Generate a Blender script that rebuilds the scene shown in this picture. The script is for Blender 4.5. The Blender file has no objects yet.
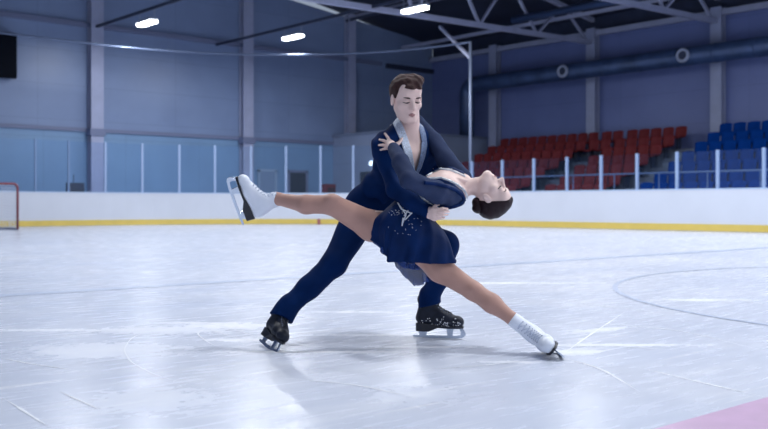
import bpy, bmesh, math, random
import numpy as np
from mathutils import Vector, Matrix
from mathutils.bvhtree import BVHTree
random.seed(7); rng = np.random.default_rng(11)
SC = bpy.context.scene; COL = SC.collection
FPX, CX, HY, CH = 940.0, 384.0, 205.0, 0.66      # focal length in pixels, centre, horizon row, lens height

def P(px, py, Y):
    return np.array([(px - CX) * Y / FPX, Y, CH - (py - HY) * Y / FPX])
def proj(v):
    v = np.asarray(v, float)
    return CX + FPX * v[..., 0] / v[..., 1], HY - FPX * (v[..., 2] - CH) / v[..., 1]
def unit(v):
    v = np.asarray(v, float); return v / np.linalg.norm(v)

# ------------------------------------------------------------------ materials
def newmat(name):
    m = bpy.data.materials.new(name); m.use_nodes = True
    nt = m.node_tree; b = nt.nodes['Principled BSDF']
    return m, nt, b
def mat(name, col, rough=.5, metal=0., spec=.5, bump=0., bscale=200., var=0., vscale=3., alpha=1., sheen=0., emit=None, estr=0.):
    m, nt, b = newmat(name); N = nt.nodes; L = nt.links
    c = (*col, 1)
    b.inputs['Base Color'].default_value = c
    b.inputs['Roughness'].default_value = rough
    b.inputs['Metallic'].default_value = metal
    b.inputs['Specular IOR Level'].default_value = spec
    b.inputs['Alpha'].default_value = alpha
    if sheen: b.inputs['Sheen Weight'].default_value = sheen
    if emit:
        b.inputs['Emission Color'].default_value = (*emit, 1); b.inputs['Emission Strength'].default_value = estr
    tc = N.new('ShaderNodeTexCoord')
    if var:
        n = N.new('ShaderNodeTexNoise'); n.inputs['Scale'].default_value = vscale; n.inputs['Detail'].default_value = 6
        L.new(tc.outputs['Object'], n.inputs['Vector'])
        r = N.new('ShaderNodeValToRGB'); e = r.color_ramp.elements
        e[0].position = .3; e[1].position = .7
        e[0].color = (*[x * (1 - var) for x in col], 1); e[1].color = (*[min(1, x * (1 + var)) for x in col], 1)
        L.new(n.outputs['Fac'], r.inputs['Fac']); L.new(r.outputs['Color'], b.inputs['Base Color'])
    if bump:
        n2 = N.new('ShaderNodeTexNoise'); n2.inputs['Scale'].default_value = bscale; n2.inputs['Detail'].default_value = 4
        L.new(tc.outputs['Object'], n2.inputs['Vector'])
        bp = N.new('ShaderNodeBump'); bp.inputs['Strength'].default_value = bump; bp.inputs['Distance'].default_value = .003
        L.new(n2.outputs['Fac'], bp.inputs['Height']); L.new(bp.outputs['Normal'], b.inputs['Normal'])
    return m

# ------------------------------------------------------------------ objects
ORG = {}
_a = math.atan2(940., 1066.); RG = np.array([[math.cos(_a), math.sin(_a), 0], [-math.sin(_a), math.cos(_a), 0], [0, 0, 1.]])   # turns the hall square to the axes
def obj(name, V, F, m, parent=None, origin=None, smooth=False, fm=None):
    V = np.asarray(V, float).reshape(-1, 3)
    if parent is None and origin is None:
        origin = np.array([(V[:, 0].min() + V[:, 0].max()) / 2, (V[:, 1].min() + V[:, 1].max()) / 2, V[:, 2].min()])
    if parent is not None:
        origin = ORG[parent.name]
    origin = np.asarray(origin, float)
    me = bpy.data.meshes.new(name)
    me.from_pydata(((V - origin) @ RG.T).tolist(), [], [list(map(int, f)) for f in F] if not isinstance(F, np.ndarray) else F.tolist())
    for mm in (m if isinstance(m, (list, tuple)) else [m]): me.materials.append(mm)
    if fm is not None: me.polygons.foreach_set('material_index', np.asarray(fm, np.int32))
    if smooth: me.polygons.foreach_set('use_smooth', np.ones(len(me.polygons), bool))
    me.update()
    o = bpy.data.objects.new(name, me); COL.objects.link(o)
    ORG[o.name] = origin
    if parent is not None: o.parent = parent
    else: o.location = RG @ origin
    return o
def empty(name, origin):
    o = bpy.data.objects.new(name, None); COL.objects.link(o); o.location = RG @ np.asarray(origin, float); o.empty_display_size = .1
    ORG[o.name] = np.asarray(origin, float); return o
def tag(o, label=None, cat=None, group=None, kind=None):
    if label: o['label'] = label
    if cat: o['category'] = cat
    if group: o['group'] = group
    if kind: o['kind'] = kind
    return o

class MB:
    def __init__(s): s.V = []; s.F = []; s.M = []
    def add(s, V, F, mi=0):
        o = len(s.V); s.V += [tuple(map(float, v)) for v in V]; s.F += [[i + o for i in f] for f in F]; s.M += [mi] * len(F); return s
    def box(s, c, ax, ay, az, mi=0):           # centre and three half-axis vectors
        c = np.asarray(c, float); ax, ay, az = map(lambda q: np.asarray(q, float), (ax, ay, az))
        V = [c + i * ax + j * ay + k * az for k in (-1, 1) for j in (-1, 1) for i in (-1, 1)]
        return s.add(V, [(0, 2, 3, 1), (4, 5, 7, 6), (0, 1, 5, 4), (2, 6, 7, 3), (0, 4, 6, 2), (1, 3, 7, 5)], mi)
    def bar(s, a, b, w, h, up=(0, 0, 1), mi=0):
        a = np.asarray(a, float); b = np.asarray(b, float); d = (b - a) / 2
        n = unit(d); u = np.asarray(up, float); u = u - n * np.dot(u, n)
        if np.linalg.norm(u) < 1e-6: u = np.array([1., 0, 0]) - n * n[0]
        u = unit(u); r = np.cross(n, u)
        return s.box((a + b) / 2, d, r * w / 2, u * h / 2, mi)
    def tube(s, pts, r, n=10, closed=False, mi=0, cap=True):
        pts = [np.asarray(p, float) for p in pts]; rs = r if isinstance(r, (list, tuple, np.ndarray)) else [r] * len(pts)
        V = []; F = []; m = len(pts); prev = None
        for i, p in enumerate(pts):
            if closed: t = pts[(i + 1) % m] - pts[i - 1]
            else: t = pts[min(i + 1, m - 1)] - pts[max(i - 1, 0)]
            t = unit(t)
            if prev is None:
                a = np.array([0, 0, 1.]) if abs(t[2]) < .9 else np.array([1., 0, 0])
            else: a = prev
            a = unit(a - t * np.dot(a, t)); b = np.cross(t, a); prev = a
            for k in range(n):
                q = 2 * math.pi * k / n; V.append(p + rs[i] * (math.cos(q) * a + math.sin(q) * b))
        for i in range(m if closed else m - 1):
            j = (i + 1) % m
            for k in range(n):
                l = (k + 1) % n; F.append((i * n + k, i * n + l, j * n + l, j * n + k))
        if cap and not closed:
            F.append(tuple(range(n))[::-1]); F.append(tuple((m - 1) * n + k for k in range(n)))
        return s.add(V, F, mi)
    def prism(s, poly, o, ex, ey, ez, mi=0):   # 2D outline in axes ex, ey, extruded by +-ez
        o, ex, ey, ez = map(lambda q: np.asarray(q, float), (o, ex, ey, ez)); n = len(poly)
        V = [o + a * ex + b * ey - ez for a, b in poly] + [o + a * ex + b * ey + ez for a, b in poly]
        F = [tuple(range(n))[::-1], tuple(range(n, 2 * n))] + [(i, (i + 1) % n, n + (i + 1) % n, n + i) for i in range(n)]
        return s.add(V, F, mi)
    def build(s, name, m, parent=None, **k):
        if 'fm' not in k and isinstance(m, (list, tuple)): k['fm'] = s.M
        return obj(name, s.V, s.F, m, parent, **k)

# ------------------------------------------------------------------ signed distance modelling
class Field:
    """smooth unions of round cones and ellipsoids on a grid, turned into one closed surface"""
    def __init__(s, lo, hi, h):
        s.h = h; s.lo = np.asarray(lo, float); s.n = np.ceil((np.asarray(hi) - s.lo) / h).astype(int) + 1
        s.D = np.full(s.n, .08, np.float32)
    def sub(s, lo, hi, pad):
        a = np.clip(np.floor((np.asarray(lo) - pad - s.lo) / s.h).astype(int), 0, s.n - 1)
        b = np.clip(np.ceil((np.asarray(hi) + pad - s.lo) / s.h).astype(int) + 1, 1, s.n)
        sl = tuple(slice(i, j) for i, j in zip(a, b))
        X = (np.arange(a[0], b[0]) * s.h + s.lo[0]).astype(np.float32)[:, None, None]
        Y = (np.arange(a[1], b[1]) * s.h + s.lo[1]).astype(np.float32)[None, :, None]
        Z = (np.arange(a[2], b[2]) * s.h + s.lo[2]).astype(np.float32)[None, None, :]
        return sl, X, Y, Z
    def merge(s, sl, d, k, op):
        A = s.D[sl]
        if op == 'sub': d = -d; 
        if op == 'add':
            if k > 0:
                hh = np.clip(.5 + .5 * (d - A) / k, 0, 1); s.D[sl] = d * (1 - hh) + A * hh - k * hh * (1 - hh)
            else: s.D[sl] = np.minimum(A, d)
        else:
            if k > 0:
                hh = np.clip(.5 - .5 * (d - A) / k, 0, 1); s.D[sl] = d * (1 - hh) + A * hh + k * hh * (1 - hh)
            else: s.D[sl] = np.maximum(A, d)
    def cone(s, a, b, ra, rb, k=.02, op='add', off=0.):
        a = np.asarray(a, float); b = np.asarray(b, float); ra += off; rb += off
        R = max(ra, rb); lo = np.minimum(a, b) - R; hi = np.maximum(a, b) + R
        sl, X, Y, Z = s.sub(lo, hi, k + 3 * s.h + .012)
        d = b - a; L2 = float(d @ d) + 1e-12
        px, py, pz = X - a[0], Y - a[1], Z - a[2]
        t = np.clip((px * d[0] + py * d[1] + pz * d[2]) / L2, 0, 1)
        q = np.sqrt((px - t * d[0]) ** 2 + (py - t * d[1]) ** 2 + (pz - t * d[2]) ** 2) - (ra + (rb - ra) * t)
        s.merge(sl, q.astype(np.float32), k, op)
    def ell(s, c, r, R=None, k=.02, op='add', off=0.):
        c = np.asarray(c, float); r = np.asarray(r, float) + off; R = np.eye(3) if R is None else np.asarray(R)   # columns = axes
        e = np.sqrt(((R * r[None, :]) ** 2).sum(1))
        sl, X, Y, Z = s.sub(c - e, c + e, k + 3 * s.h + .012)
        p = [X - c[0], Y - c[1], Z - c[2]]
        q = [p[0] * R[0, i] + p[1] * R[1, i] + p[2] * R[2, i] for i in range(3)]
        k0 = np.sqrt(sum((q[i] / r[i]) ** 2 for i in range(3))); k1 = np.sqrt(sum((q[i] / r[i] ** 2) ** 2 for i in range(3))) + 1e-9
        s.merge(sl, (k0 * (k0 - 1) / k1).astype(np.float32), k, op)
    def clip(s, fn):        # keep where fn(X,Y,Z) < 0
        sl, X, Y, Z = s.sub(s.lo, s.lo + s.n * s.h, 0)
        s.D = np.maximum(s.D, fn(X, Y, Z).astype(np.float32))
    def warp(s, fn):
        sl, X, Y, Z = s.sub(s.lo, s.lo + s.n * s.h, 0)
        s.D = (s.D + fn(X, Y, Z)).astype(np.float32)
    def mesh(s, smooth=2):
        D = s.D; D[0], D[-1] = .05, .05; D[:, 0], D[:, -1] = .05, .05; D[:, :, 0], D[:, :, -1] = .05, .05
        I = D < 0
        n = np.array(D.shape) - 1
        cnt = np.zeros(n, np.uint8)
        for a in (0, 1):
            for b in (0, 1):
                for c in (0, 1):
                    cnt += I[a:a + n[0], b:b + n[1], c:c + n[2]]
        act = np.argwhere((cnt > 0) & (cnt < 8)); idx = np.full(n, -1, np.int32)
        idx[act[:, 0], act[:, 1], act[:, 2]] = np.arange(len(act))
        corners = [(a, b, c) for a in (0, 1) for b in (0, 1) for c in (0, 1)]
        val = {c: D[act[:, 0] + c[0], act[:, 1] + c[1], act[:, 2] + c[2]] for c in corners}
        S = np.zeros((len(act), 3)); W = np.zeros(len(act))
        for c in corners:
            for ax in range(3):
                if c[ax] == 0:
                    e = list(c); e[ax] = 1; e = tuple(e); va, vb = val[c], val[e]
                    m = (va < 0) != (vb < 0); t = np.where(m, va / np.where(m, va - vb, 1), 0)
                    p = np.tile(np.array(c, float), (len(act), 1)); p[:, ax] += t
                    S += p * m[:, None]; W += m
        V = (act + S / W[:, None]) * s.h + s.lo
        Fs = []
        for ax in range(3):
            o1, o2 = [(1, 2), (2, 0), (0, 1)][ax]
            sl1 = [slice(None)] * 3; sl2 = [slice(None)] * 3
            sl1[ax] = slice(0, -1); sl2[ax] = slice(1, None)
            A = I[tuple(sl1)]; B = I[tuple(sl2)]; ch = np.argwhere(A != B)
            ok = (ch[:, o1] > 0) & (ch[:, o2] > 0) & (ch[:, o1] < n[o1]) & (ch[:, o2] < n[o2]); ch = ch[ok]
            ina = A[ch[:, 0], ch[:, 1], ch[:, 2]]
            q = []
            for d1, d2 in ((0, 0), (1, 0), (1, 1), (0, 1)):
                c = ch.copy(); c[:, o1] -= 1 - d1; c[:, o2] -= 1 - d2; q.append(idx[c[:, 0], c[:, 1], c[:, 2]])
            q = np.stack(q, 1); q[~ina] = q[~ina][:, ::-1]; Fs.append(q)
        F = np.concatenate(Fs)
        for _ in range(smooth):
            A = np.zeros_like(V); C = np.zeros(len(V))
            for i in range(4):
                a, b = F[:, i], F[:, (i + 1) % 4]
                for k in range(3):
                    A[:, k] += np.bincount(a, V[b, k], len(V)) + np.bincount(b, V[a, k], len(V))
                C += np.bincount(a, minlength=len(V)) + np.bincount(b, minlength=len(V))
            V = V * .5 + .5 * A / np.maximum(C, 1)[:, None]
        return V, F
def bounds(pr, pad):
    lo = np.array([1e9] * 3); hi = -lo
    for p in pr:
        if p[0] == 'c': r = max(p[3], p[4]); pts = (p[1], p[2])
        else: r = max(p[2]); pts = (p[1],)
        for q in pts: lo = np.minimum(lo, np.asarray(q) - r); hi = np.maximum(hi, np.asarray(q) + r)
    return lo - pad, hi + pad
def field(prims, h, off=0., pad=.05):
    lo, hi = bounds(prims, pad); f = Field(lo, hi, h)
    for p in prims: put(f, p, off)
    return f
def put(f, p, off=0.):
    if p[0] == 'c': f.cone(p[1], p[2], p[3], p[4], p[5], p[6] if len(p) > 6 else 'add', off)
    else: f.ell(p[1], p[2], p[3], p[4], p[5] if len(p) > 5 else 'add', off)
def C_(a, b, ra, rb, k=.02, op='add'): return ('c', a, b, ra, rb, k, op)
def E_(c, r, R=None, k=.02, op='add'): return ('e', c, r, R, k, op)
def poly_d(X, Z, poly):     # 2D signed distance, negative inside
    poly = np.asarray(poly, float); n = len(poly); d = None; s = None
    for i in range(n):
        a = poly[i]; b = poly[(i + 1) % n]; e = b - a
        wx, wz = X - a[0], Z - a[1]
        t = np.clip((wx * e[0] + wz * e[1]) / (e @ e + 1e-12), 0, 1)
        q = (wx - t * e[0]) ** 2 + (wz - t * e[1]) ** 2
        d = q if d is None else np.minimum(d, q)
        c = ((a[1] > Z) != (b[1] > Z)) & (X < e[0] * (Z - a[1]) / (e[1] if abs(e[1]) > 1e-12 else 1e-12) + a[0])
        s = c if s is None else s ^ c
    return np.sqrt(d) * np.where(s, -1, 1)
def outline(poly, y1):      # region of space in front of depth y1 lying inside an outline drawn in the picture
    def fn(X, Y, Z):
        u = CX + FPX * X / Y; v = HY - FPX * (Z - CH) / Y
        return np.maximum(poly_d(u, v, poly) * 4.5 / FPX, Y - y1)
    return fn
def bvh(*obs):
    V = []; F = []
    for o in obs:
        k = len(V); g = ORG[o.name]
        V += [tuple(RG.T @ np.array(v.co) + g) for v in o.data.vertices]; F += [tuple(i + k for i in p.vertices) for p in o.data.polygons]
    return BVHTree.FromPolygons(V, F)
def hit(t, px, py, lift=.002, slip=0, ymax=99.):
    d = Vector(P(px, py, 1.) - np.array([0, 0, CH])); d.normalize()
    r = t.ray_cast(Vector((0, 0, CH)), d)
    if (r[0] is None or r[0][1] > ymax) and slip > 0: return hit(t, px, py + .7, lift, slip - 1, ymax)
    if r[0] is None: return None
    n = r[1] if r[1].dot(d) < 0 else -r[1]
    return np.array(r[0] + n * lift)
def trace(t, pts, step=1.2, lift=.002, ymax=99.):      # points of a picture polyline laid onto a surface
    out = []
    for (a, b) in zip(pts[:-1], pts[1:]):
        n = max(1, int(math.hypot(b[0] - a[0], b[1] - a[1]) / step))
        for i in range(n):
            q = hit(t, a[0] + (b[0] - a[0]) * i / n, a[1] + (b[1] - a[1]) * i / n, lift, 8, ymax)
            if q is not None and out and np.linalg.norm(q - out[-1]) > .06 and len(out) < 7: out = []
            if q is not None and (not out or np.linalg.norm(q - out[-1]) < .06): out.append(q)
    q = hit(t, *pts[-1], lift, 8, ymax)
    if q is not None and (not out or np.linalg.norm(q - out[-1]) < .06): out.append(q)
    return out
LAMP_W = 262.; WORLD_S = 0.72; EXPO = -.78
# ================================================================== the hall
DR = unit([-940., 1066., 0.]); DL = unit([1066., 940., 0.]); UZ = np.array([0, 0, 1.])
CORNER = np.array([-2.69, 35.45, 0.])
def W(u, t, z=0.):                 # u: along the side boards towards the viewer, t: outwards to the side wall
    return CORNER - u * DR + t * DL + np.array([0, 0, z])
def uvt(px, line):                 # where the sight line of column px crosses a vertical plane given as ('t',v) or ('u',v)
    d = np.array([(px - CX) / FPX, 1., 0.]); n = DL if line[0] == 't' else -DR
    s = (line[1] + CORNER @ n) / (d @ n); p = d * s - CORNER
    return -(p @ DR), p @ DL, s
TW, UW = 9.43, -3.2                # side wall, end wall

M_ice, nt, b = newmat('ice'); N = nt.nodes; L = nt.links
def nd(t, **k):
    x = N.new(t)
    for a, v in k.items():
        x.inputs[a.replace('_', ' ')].default_value = v
    return x
tc = N.new('ShaderNodeTexCoord')
def noise(scale, detail=5, stretch=None, rot=0, dist=0.):
    mp = N.new('ShaderNodeMapping'); mp.inputs['Scale'].default_value = stretch or (1, 1, 1); mp.inputs['Rotation'].default_value = (0, 0, rot)
    L.new(tc.outputs['Object'], mp.inputs['Vector'])
    n = nd('ShaderNodeTexNoise', Scale=scale, Detail=min(detail, 4), Roughness=.45, Distortion=dist); L.new(mp.outputs[0], n.inputs['Vector']); return n
def ramp(src, a, c0, b_, c1):
    r = N.new('ShaderNodeValToRGB'); e = r.color_ramp.elements; e[0].position = a; e[1].position = b_; e[0].color = c0; e[1].color = c1
    L.new(src, r.inputs['Fac']); return r
def mixc(f, a, c, mode='MIX', fac=1.):
    m = N.new('ShaderNodeMix'); m.data_type = 'RGBA'; m.blend_type = mode
    if f is None: m.inputs[0].default_value = fac
    else: L.new(f, m.inputs[0])
    for s_, v in ((6, a), (7, c)):
        if isinstance(v, tuple): m.inputs[s_].default_value = v
        else: L.new(v, m.inputs[s_])
    return m.outputs[2]
base = ramp(noise(.55, 6, (1, 1.6, 1)).outputs['Fac'], .3, (.62, .67, .80, 1), .7, (.72, .76, .87, 1)).outputs['Color']
wht = (.90, .92, .98, 1)
for sc_, st, ro, lo, hi, am in ((.9, (1, 5, 1), 1.1, .60, .74, .35), (1.1, (1, 16, 1), .75, .66, .70, .5), (1.6, (1, 24, 1), .45, .67, .71, .5), (1.3, (1, 20, 1), 1.5, .68, .72, .4), (.7, (1, 1.5, 1), 0, .55, .75, .4)):
    r = ramp(noise(sc_, 7, st, ro, .4).outputs['Fac'], lo, (0, 0, 0, 1), hi, (am, am, am, 1)).outputs['Color']
    base = mixc(r, base, wht)
dk = ramp(noise(.5, 4, (1, 3, 1), .9, .3).outputs['Fac'], .56, (0, 0, 0, 1), .72, (.22, .22, .22, 1)).outputs['Color']
base = mixc(dk, base, (.52, .60, .80, 1))
snow_mask = None
def patch(px, py, rx, ry, am, rot=0.):
    global base, snow_mask
    Yp = FPX * CH / (py - HY); w_ = RG @ np.array([(px - CX) * Yp / FPX, Yp, 0.])
    mp = N.new('ShaderNodeMapping'); mp.vector_type = 'TEXTURE'; mp.inputs['Location'].default_value = w_; mp.inputs['Rotation'].default_value = (0, 0, -_a + rot); mp.inputs['Scale'].default_value = (2 * rx, 2 * ry, 1.)
    L.new(tc.outputs['Object'], mp.inputs['Vector']); ln = N.new('ShaderNodeVectorMath'); ln.operation = 'LENGTH'; L.new(mp.outputs[0], ln.inputs[0])
    nz = noise(14., 4, (1, 1.5, 1), 0, 1.); ad = N.new('ShaderNodeMath'); ad.operation = 'MULTIPLY_ADD'; L.new(nz.outputs['Fac'], ad.inputs[0]); ad.inputs[1].default_value = .8; L.new(ln.outputs['Value'], ad.inputs[2])
    r = ramp(ad.outputs[0], .42, (am, am, am, 1), .82, (0, 0, 0, 1)).outputs['Color']; base = mixc(r, base, (.96, .97, 1., 1)); snow_mask = r if snow_mask is None else mixc(None, snow_mask, r, 'LIGHTEN')
for a in ((228, 326, .34, .16, .9), (165, 330, .5, .2, .5), (250, 340, .30, .07, .9), (330, 352, .5, .05, .8), (150, 400, .25, .3, .35), (565, 352, .22, .10, .6), (600, 330, .3, .08, .4, .6), (430, 347, .35, .04, .7), (350, 312, .4, .05, .6), (100, 350, .5, .3, .4), (205, 323, .35, .05, 1.), (270, 352, .3, .04, .9), (390, 335, .6, .05, .5), (60, 330, .6, .06, .5), (620, 345, .5, .06, .5), (700, 300, .5, .12, .4), (500, 283, .8, .1, .5), (520, 362, .25, .04, .7), (415, 395, .2, .25, .3)): patch(*a)
L.new(base, b.inputs['Base Color'])
rr = ramp(noise(4., 5, (1, 5, 1), .2).outputs['Fac'], .35, (.22, .22, .22, 1), .7, (.30, .30, .30, 1)); L.new(mixc(snow_mask, rr.outputs['Color'], (.9, .9, .9, 1)), b.inputs['Roughness']); L.new(mixc(snow_mask, (.16, .16, .16, 1), (0., 0., 0., 1)), b.inputs['Specular IOR Level'])
b.inputs['Specular IOR Level'].default_value = .16
bp = nd('ShaderNodeBump', Strength=.02, Distance=.003); L.new(noise(30., 6, (1, 3, 1), .2).outputs['Fac'], bp.inputs['Height']); L.new(bp.outputs['Normal'], b.inputs['Normal'])

def panel_mat(name, col, col2, sx, sz, axis='x'):
    global N, L, tc
    m, nt, b = newmat(name); N = nt.nodes; L = nt.links; tc = N.new('ShaderNodeTexCoord')
    mp = N.new('ShaderNodeMapping'); mp.inputs['Rotation'].default_value = (math.pi / 2, 0, 0)
    # sheets: seams every sz metres upwards, sx along
    sep = N.new('ShaderNodeSeparateXYZ'); L.new(tc.outputs['UV'], sep.inputs[0])
    cb = N.new('ShaderNodeCombineXYZ'); L.new(sep.outputs[0], cb.inputs[0]); L.new(sep.outputs[1], cb.inputs[1])
    br = N.new('ShaderNodeTexBrick'); br.offset = 0; L.new(cb.outputs[0], br.inputs['Vector'])
    br.inputs['Scale'].default_value = 1; br.inputs['Mortar Size'].default_value = .006; br.inputs['Brick Width'].default_value = sx; br.inputs['Row Height'].default_value = sz
    br.inputs['Color1'].default_value = (*col, 1); br.inputs['Color2'].default_value = (*col2, 1); br.inputs['Mortar'].default_value = (*[x * .72 for x in col], 1)
    n = nd('ShaderNodeTexNoise', Scale=.7, Detail=5); L.new(cb.outputs[0], n.inputs['Vector'])
    r = ramp(n.outputs['Fac'], .3, (.88, .88, .9, 1), .7, (1.0, 1.0, 1.0, 1))
    L.new(mixc(None, br.outputs['Color'], r.outputs['Color'], 'MULTIPLY'), b.inputs['Base Color'])
    b.inputs['Roughness'].default_value = .38
    return m
def sheet(name, m, a, b, z0, z1, th, nrm, za=None, zb=None, **k):   # upright slab from a to b with a UV in metres on it
    a = np.array(a, float); b = np.array(b, float); za = z1 if za is None else za; zb = z1 if zb is None else zb
    V = []
    for s_ in (0, 1):
        for p, z in ((a, z0), (b, z0), (b, zb), (a, za)): V.append([p[0], p[1], z] + s_ * th * nrm)
    o = obj(name, V, [(0, 1, 2, 3), (7, 6, 5, 4), (0, 4, 5, 1), (1, 5, 6, 2), (2, 6, 7, 3), (3, 7, 4, 0)], m, **k)
    uv = o.data.uv_layers.new(name='UVMap'); d = unit(b - a)
    for lp in o.data.loops:
        w = RG.T @ np.array(o.data.vertices[lp.vertex_index].co) + ORG[o.name]; uv.data[lp.index].uv = (float((w - a) @ d), float(w[2]))
    return o
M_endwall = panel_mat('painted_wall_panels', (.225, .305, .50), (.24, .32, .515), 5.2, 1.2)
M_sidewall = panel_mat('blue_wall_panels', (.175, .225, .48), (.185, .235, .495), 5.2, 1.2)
M_lowwall = panel_mat('lower_wall_paint', (.20, .34, .55), (.21, .35, .56), 3., 3.)
M_annex = panel_mat('annex_paint', (.27, .33, .48), (.28, .34, .49), 2.4, 1.2)
M_col = mat('painted_steel_column', (.36, .40, .58), .45, var=.06)
M_truss = mat('truss_paint', (.37, .40, .56), .5, var=.08)
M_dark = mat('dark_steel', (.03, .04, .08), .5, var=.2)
M_girt = mat('girt_paint', (.17, .20, .33), .5)
M_pipe = mat('galvanised_pipe', (.24, .29, .42), .4, metal=.4)
M_duct = mat('dark_blue_duct', (.055, .095, .21), .35, metal=.3, var=.2, vscale=2)
M_board = mat('white_board_plastic', (.63, .67, .76), .4, var=.03, vscale=1.)
M_yel = mat('yellow_kick_plate', (.70, .53, .12), .4, var=.06)
M_cap = mat('board_cap', (.45, .58, .78), .35)
M_black = mat('black_plastic', (.004, .006, .012), .6, spec=.05)
M_conc = mat('grey_blue_concrete', (.15, .18, .26), .8, var=.15, vscale=2)
M_red = mat('red_seat_plastic', (.16, .018, .024), .6, spec=.25, var=.12, vscale=1.3)
M_blue = mat('blue_seat_plastic', (.001, .042, .25), .7, spec=.05, var=.15, vscale=1.3)
M_roof = mat('dark_roof_deck', (.018, .026, .055), .7, var=.2, vscale=.6)

# floor: the ice with painted lines lying in it
f = obj('floor', [(-60, -12, 0), (60, -12, 0), (60, 70, 0), (-60, 70, 0)], [(0, 1, 2, 3)], M_ice, origin=(0, 0, 0)); tag(f, kind='structure')
def flat(name, pts, m, z=.001):
    return obj(name, [(p[0], p[1], z) for p in pts], [tuple(range(len(pts)))], m)
M_bl = mat('frosted_blue_line', (.47, .54, .71), .35, var=.08, vscale=6.)
M_rl = mat('frosted_red_line', (.62, .42, .62), .35, var=.08, vscale=9.)
def line(name, u0, u1, m, label):
    mb = MB(); T = np.linspace(-26.4, -.1, 40)
    V = [W(u0, t, .0015) for t in T] + [W(u1, t, .0015) for t in T]
    mb.add(V, [(i, i + 1, 41 + i, 40 + i) for i in range(39)])
    return tag(mb.build(name, m), label, 'line', kind='structure')
line('blue_line', 21.3, 21.5, M_bl, 'faint blue line frozen into the ice behind the skaters')
line('red_line', 26.82, 27.12, M_rl, 'pale pink line in the ice at the bottom right corner')
c0 = np.array([5.25, 6.7]); mb = MB(); A = np.linspace(0, 2 * math.pi, 97)[:-1]
V = [(c0[0] + (3.5 + .02 * s_) * math.cos(a), c0[1] + (3.5 + .02 * s_) * math.sin(a), .0024) for s_ in (-1, 1) for a in A]
mb.add(V, [(i, (i + 1) % 96, 96 + (i + 1) % 96, 96 + i) for i in range(96)])
tag(mb.build('faceoff_circle', M_bl), 'faint circle line in the ice on the right', 'line', kind='structure')

# walls
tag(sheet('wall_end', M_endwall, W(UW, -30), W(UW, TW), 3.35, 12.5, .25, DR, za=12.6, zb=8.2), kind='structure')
tag(sheet('wall_end_lower', M_lowwall, W(UW, -30), W(UW, TW), 0, 3.22, .22, DR), kind='structure')
tag(sheet('trim_ledge', M_girt, W(UW + .06, -30), W(UW + .06, TW), 3.22, 3.35, .31, DR), kind='structure')
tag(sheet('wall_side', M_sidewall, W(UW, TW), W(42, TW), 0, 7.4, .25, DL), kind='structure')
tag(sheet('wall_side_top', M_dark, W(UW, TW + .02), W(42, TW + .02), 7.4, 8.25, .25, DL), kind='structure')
# roof: two slopes, deck with ribs
RS = .17
def roofz(t): return 8.1 + RS * (TW - t) if t > -13.3 else 8.1 + RS * (TW + 13.3) - RS * (-13.3 - t)
mb = MB()
for ta, tb in ((TW + .3, -13.3), (-13.3, -36.)):
    V = [W(UW - .3, ta, roofz(ta)), W(19.5, ta, roofz(ta)), W(19.5, tb, roofz(tb)), W(UW - .3, tb, roofz(tb))]
    V += [v + [0, 0, .2] for v in V]
    mb.add(V, [(0, 3, 2, 1), (4, 5, 6, 7), (0, 1, 5, 4), (1, 2, 6, 5), (2, 3, 7, 6), (3, 0, 4, 7)])
tag(mb.build('ceiling', M_roof), kind='structure')

# columns
def column(p, d, n, z0, z1, w, label):        # I-shaped steel column, d along the wall, n into the hall
    mb = MB()
    mb.box(p + n * .30 + [0, 0, (z0 + z1) / 2], d * w / 2, n * .02, UZ * (z1 - z0) / 2)
    mb.box(p + n * .02 + [0, 0, (z0 + z1) / 2], d * w / 2, n * .02, UZ * (z1 - z0) / 2)
    mb.box(p + n * .16 + [0, 0, (z0 + z1) / 2], d * .03, n * .13, UZ * (z1 - z0) / 2)
    return mb
def place_col(p, d, n, z0, z1, w, label, brack=None):
    p = p + n * .05; o = column(p, d, n, z0, z1, w, label).build('steel_column', M_col); tag(o, label, 'column', 'steel columns along the walls', 'thing')
    mb = MB(); mb.box(p + n * .17 + [0, 0, z0 + .02], d * (w / 2 + .06), n * .17, UZ * .02); mb.build('base_plate', M_col, o)
    if brack: mb = MB(); mb.box(p + n * .19 + [0, 0, brack], d * (w / 2 + .05), n * .18, UZ * .12); mb.build('bracket', M_girt, o)
for px, lab in ((93, 'pale steel column on the left wall, nearest the black screen'), (243.5, 'pale steel column behind the raised white skate'), (347, 'pale steel column left of the standing skater on the end wall')):
    u, t, s = uvt(px, ('u', UW)); place_col(W(UW, t), DL, -DR, 0, roofz(t) - .1, .46 if px < 300 else .40, lab, 3.2)
for px, lab in ((498, 'pale steel column at the left end of the red seating'), (596, 'pale steel column behind the aisle between the red seats'), (721, 'pale steel column at the edge of the blue seating')):
    u, t, s = uvt(px, ('t', TW)); place_col(W(u, TW), DR, -DL, 0, 7.6, .42, lab)
u_, t_, s_ = uvt(720, ('t', TW)); place_col(W(u_ + 5.2, TW), DR, -DL, 0, 7.6, .42, 'pale steel column beyond the right edge')
# horizontal girts on the end wall and the eave beam on the side wall
def girt(a, b, w, h, m, label, cat='beam', name='wall_beam'):
    mb = MB(); mb.bar(a, b, w, h); o = mb.build(name, m); tag(o, label, cat, None, 'thing'); return o
girt(W(UW + .06, -30, 6.95), W(UW + .06, 6.2, 6.95), .12, .16, M_girt, 'dark horizontal beam high across the left wall')
girt(W(UW + .06, 6.5, 6.9), W(UW + .06, TW, 6.9), .12, .2, M_dark, 'short dark beam on the wall behind the standing skater')
girt(W(UW + .1, TW - .25, 7.4), W(20, TW - .25, 7.4), .16, .2, M_truss, 'pale beam along the top of the side wall')
girt(W(UW + .3, TW - 2.2, 7.75), W(20, TW - 2.2, 7.75), .1, .14, M_truss, 'slim roof purlin just inside the side wall')

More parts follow.
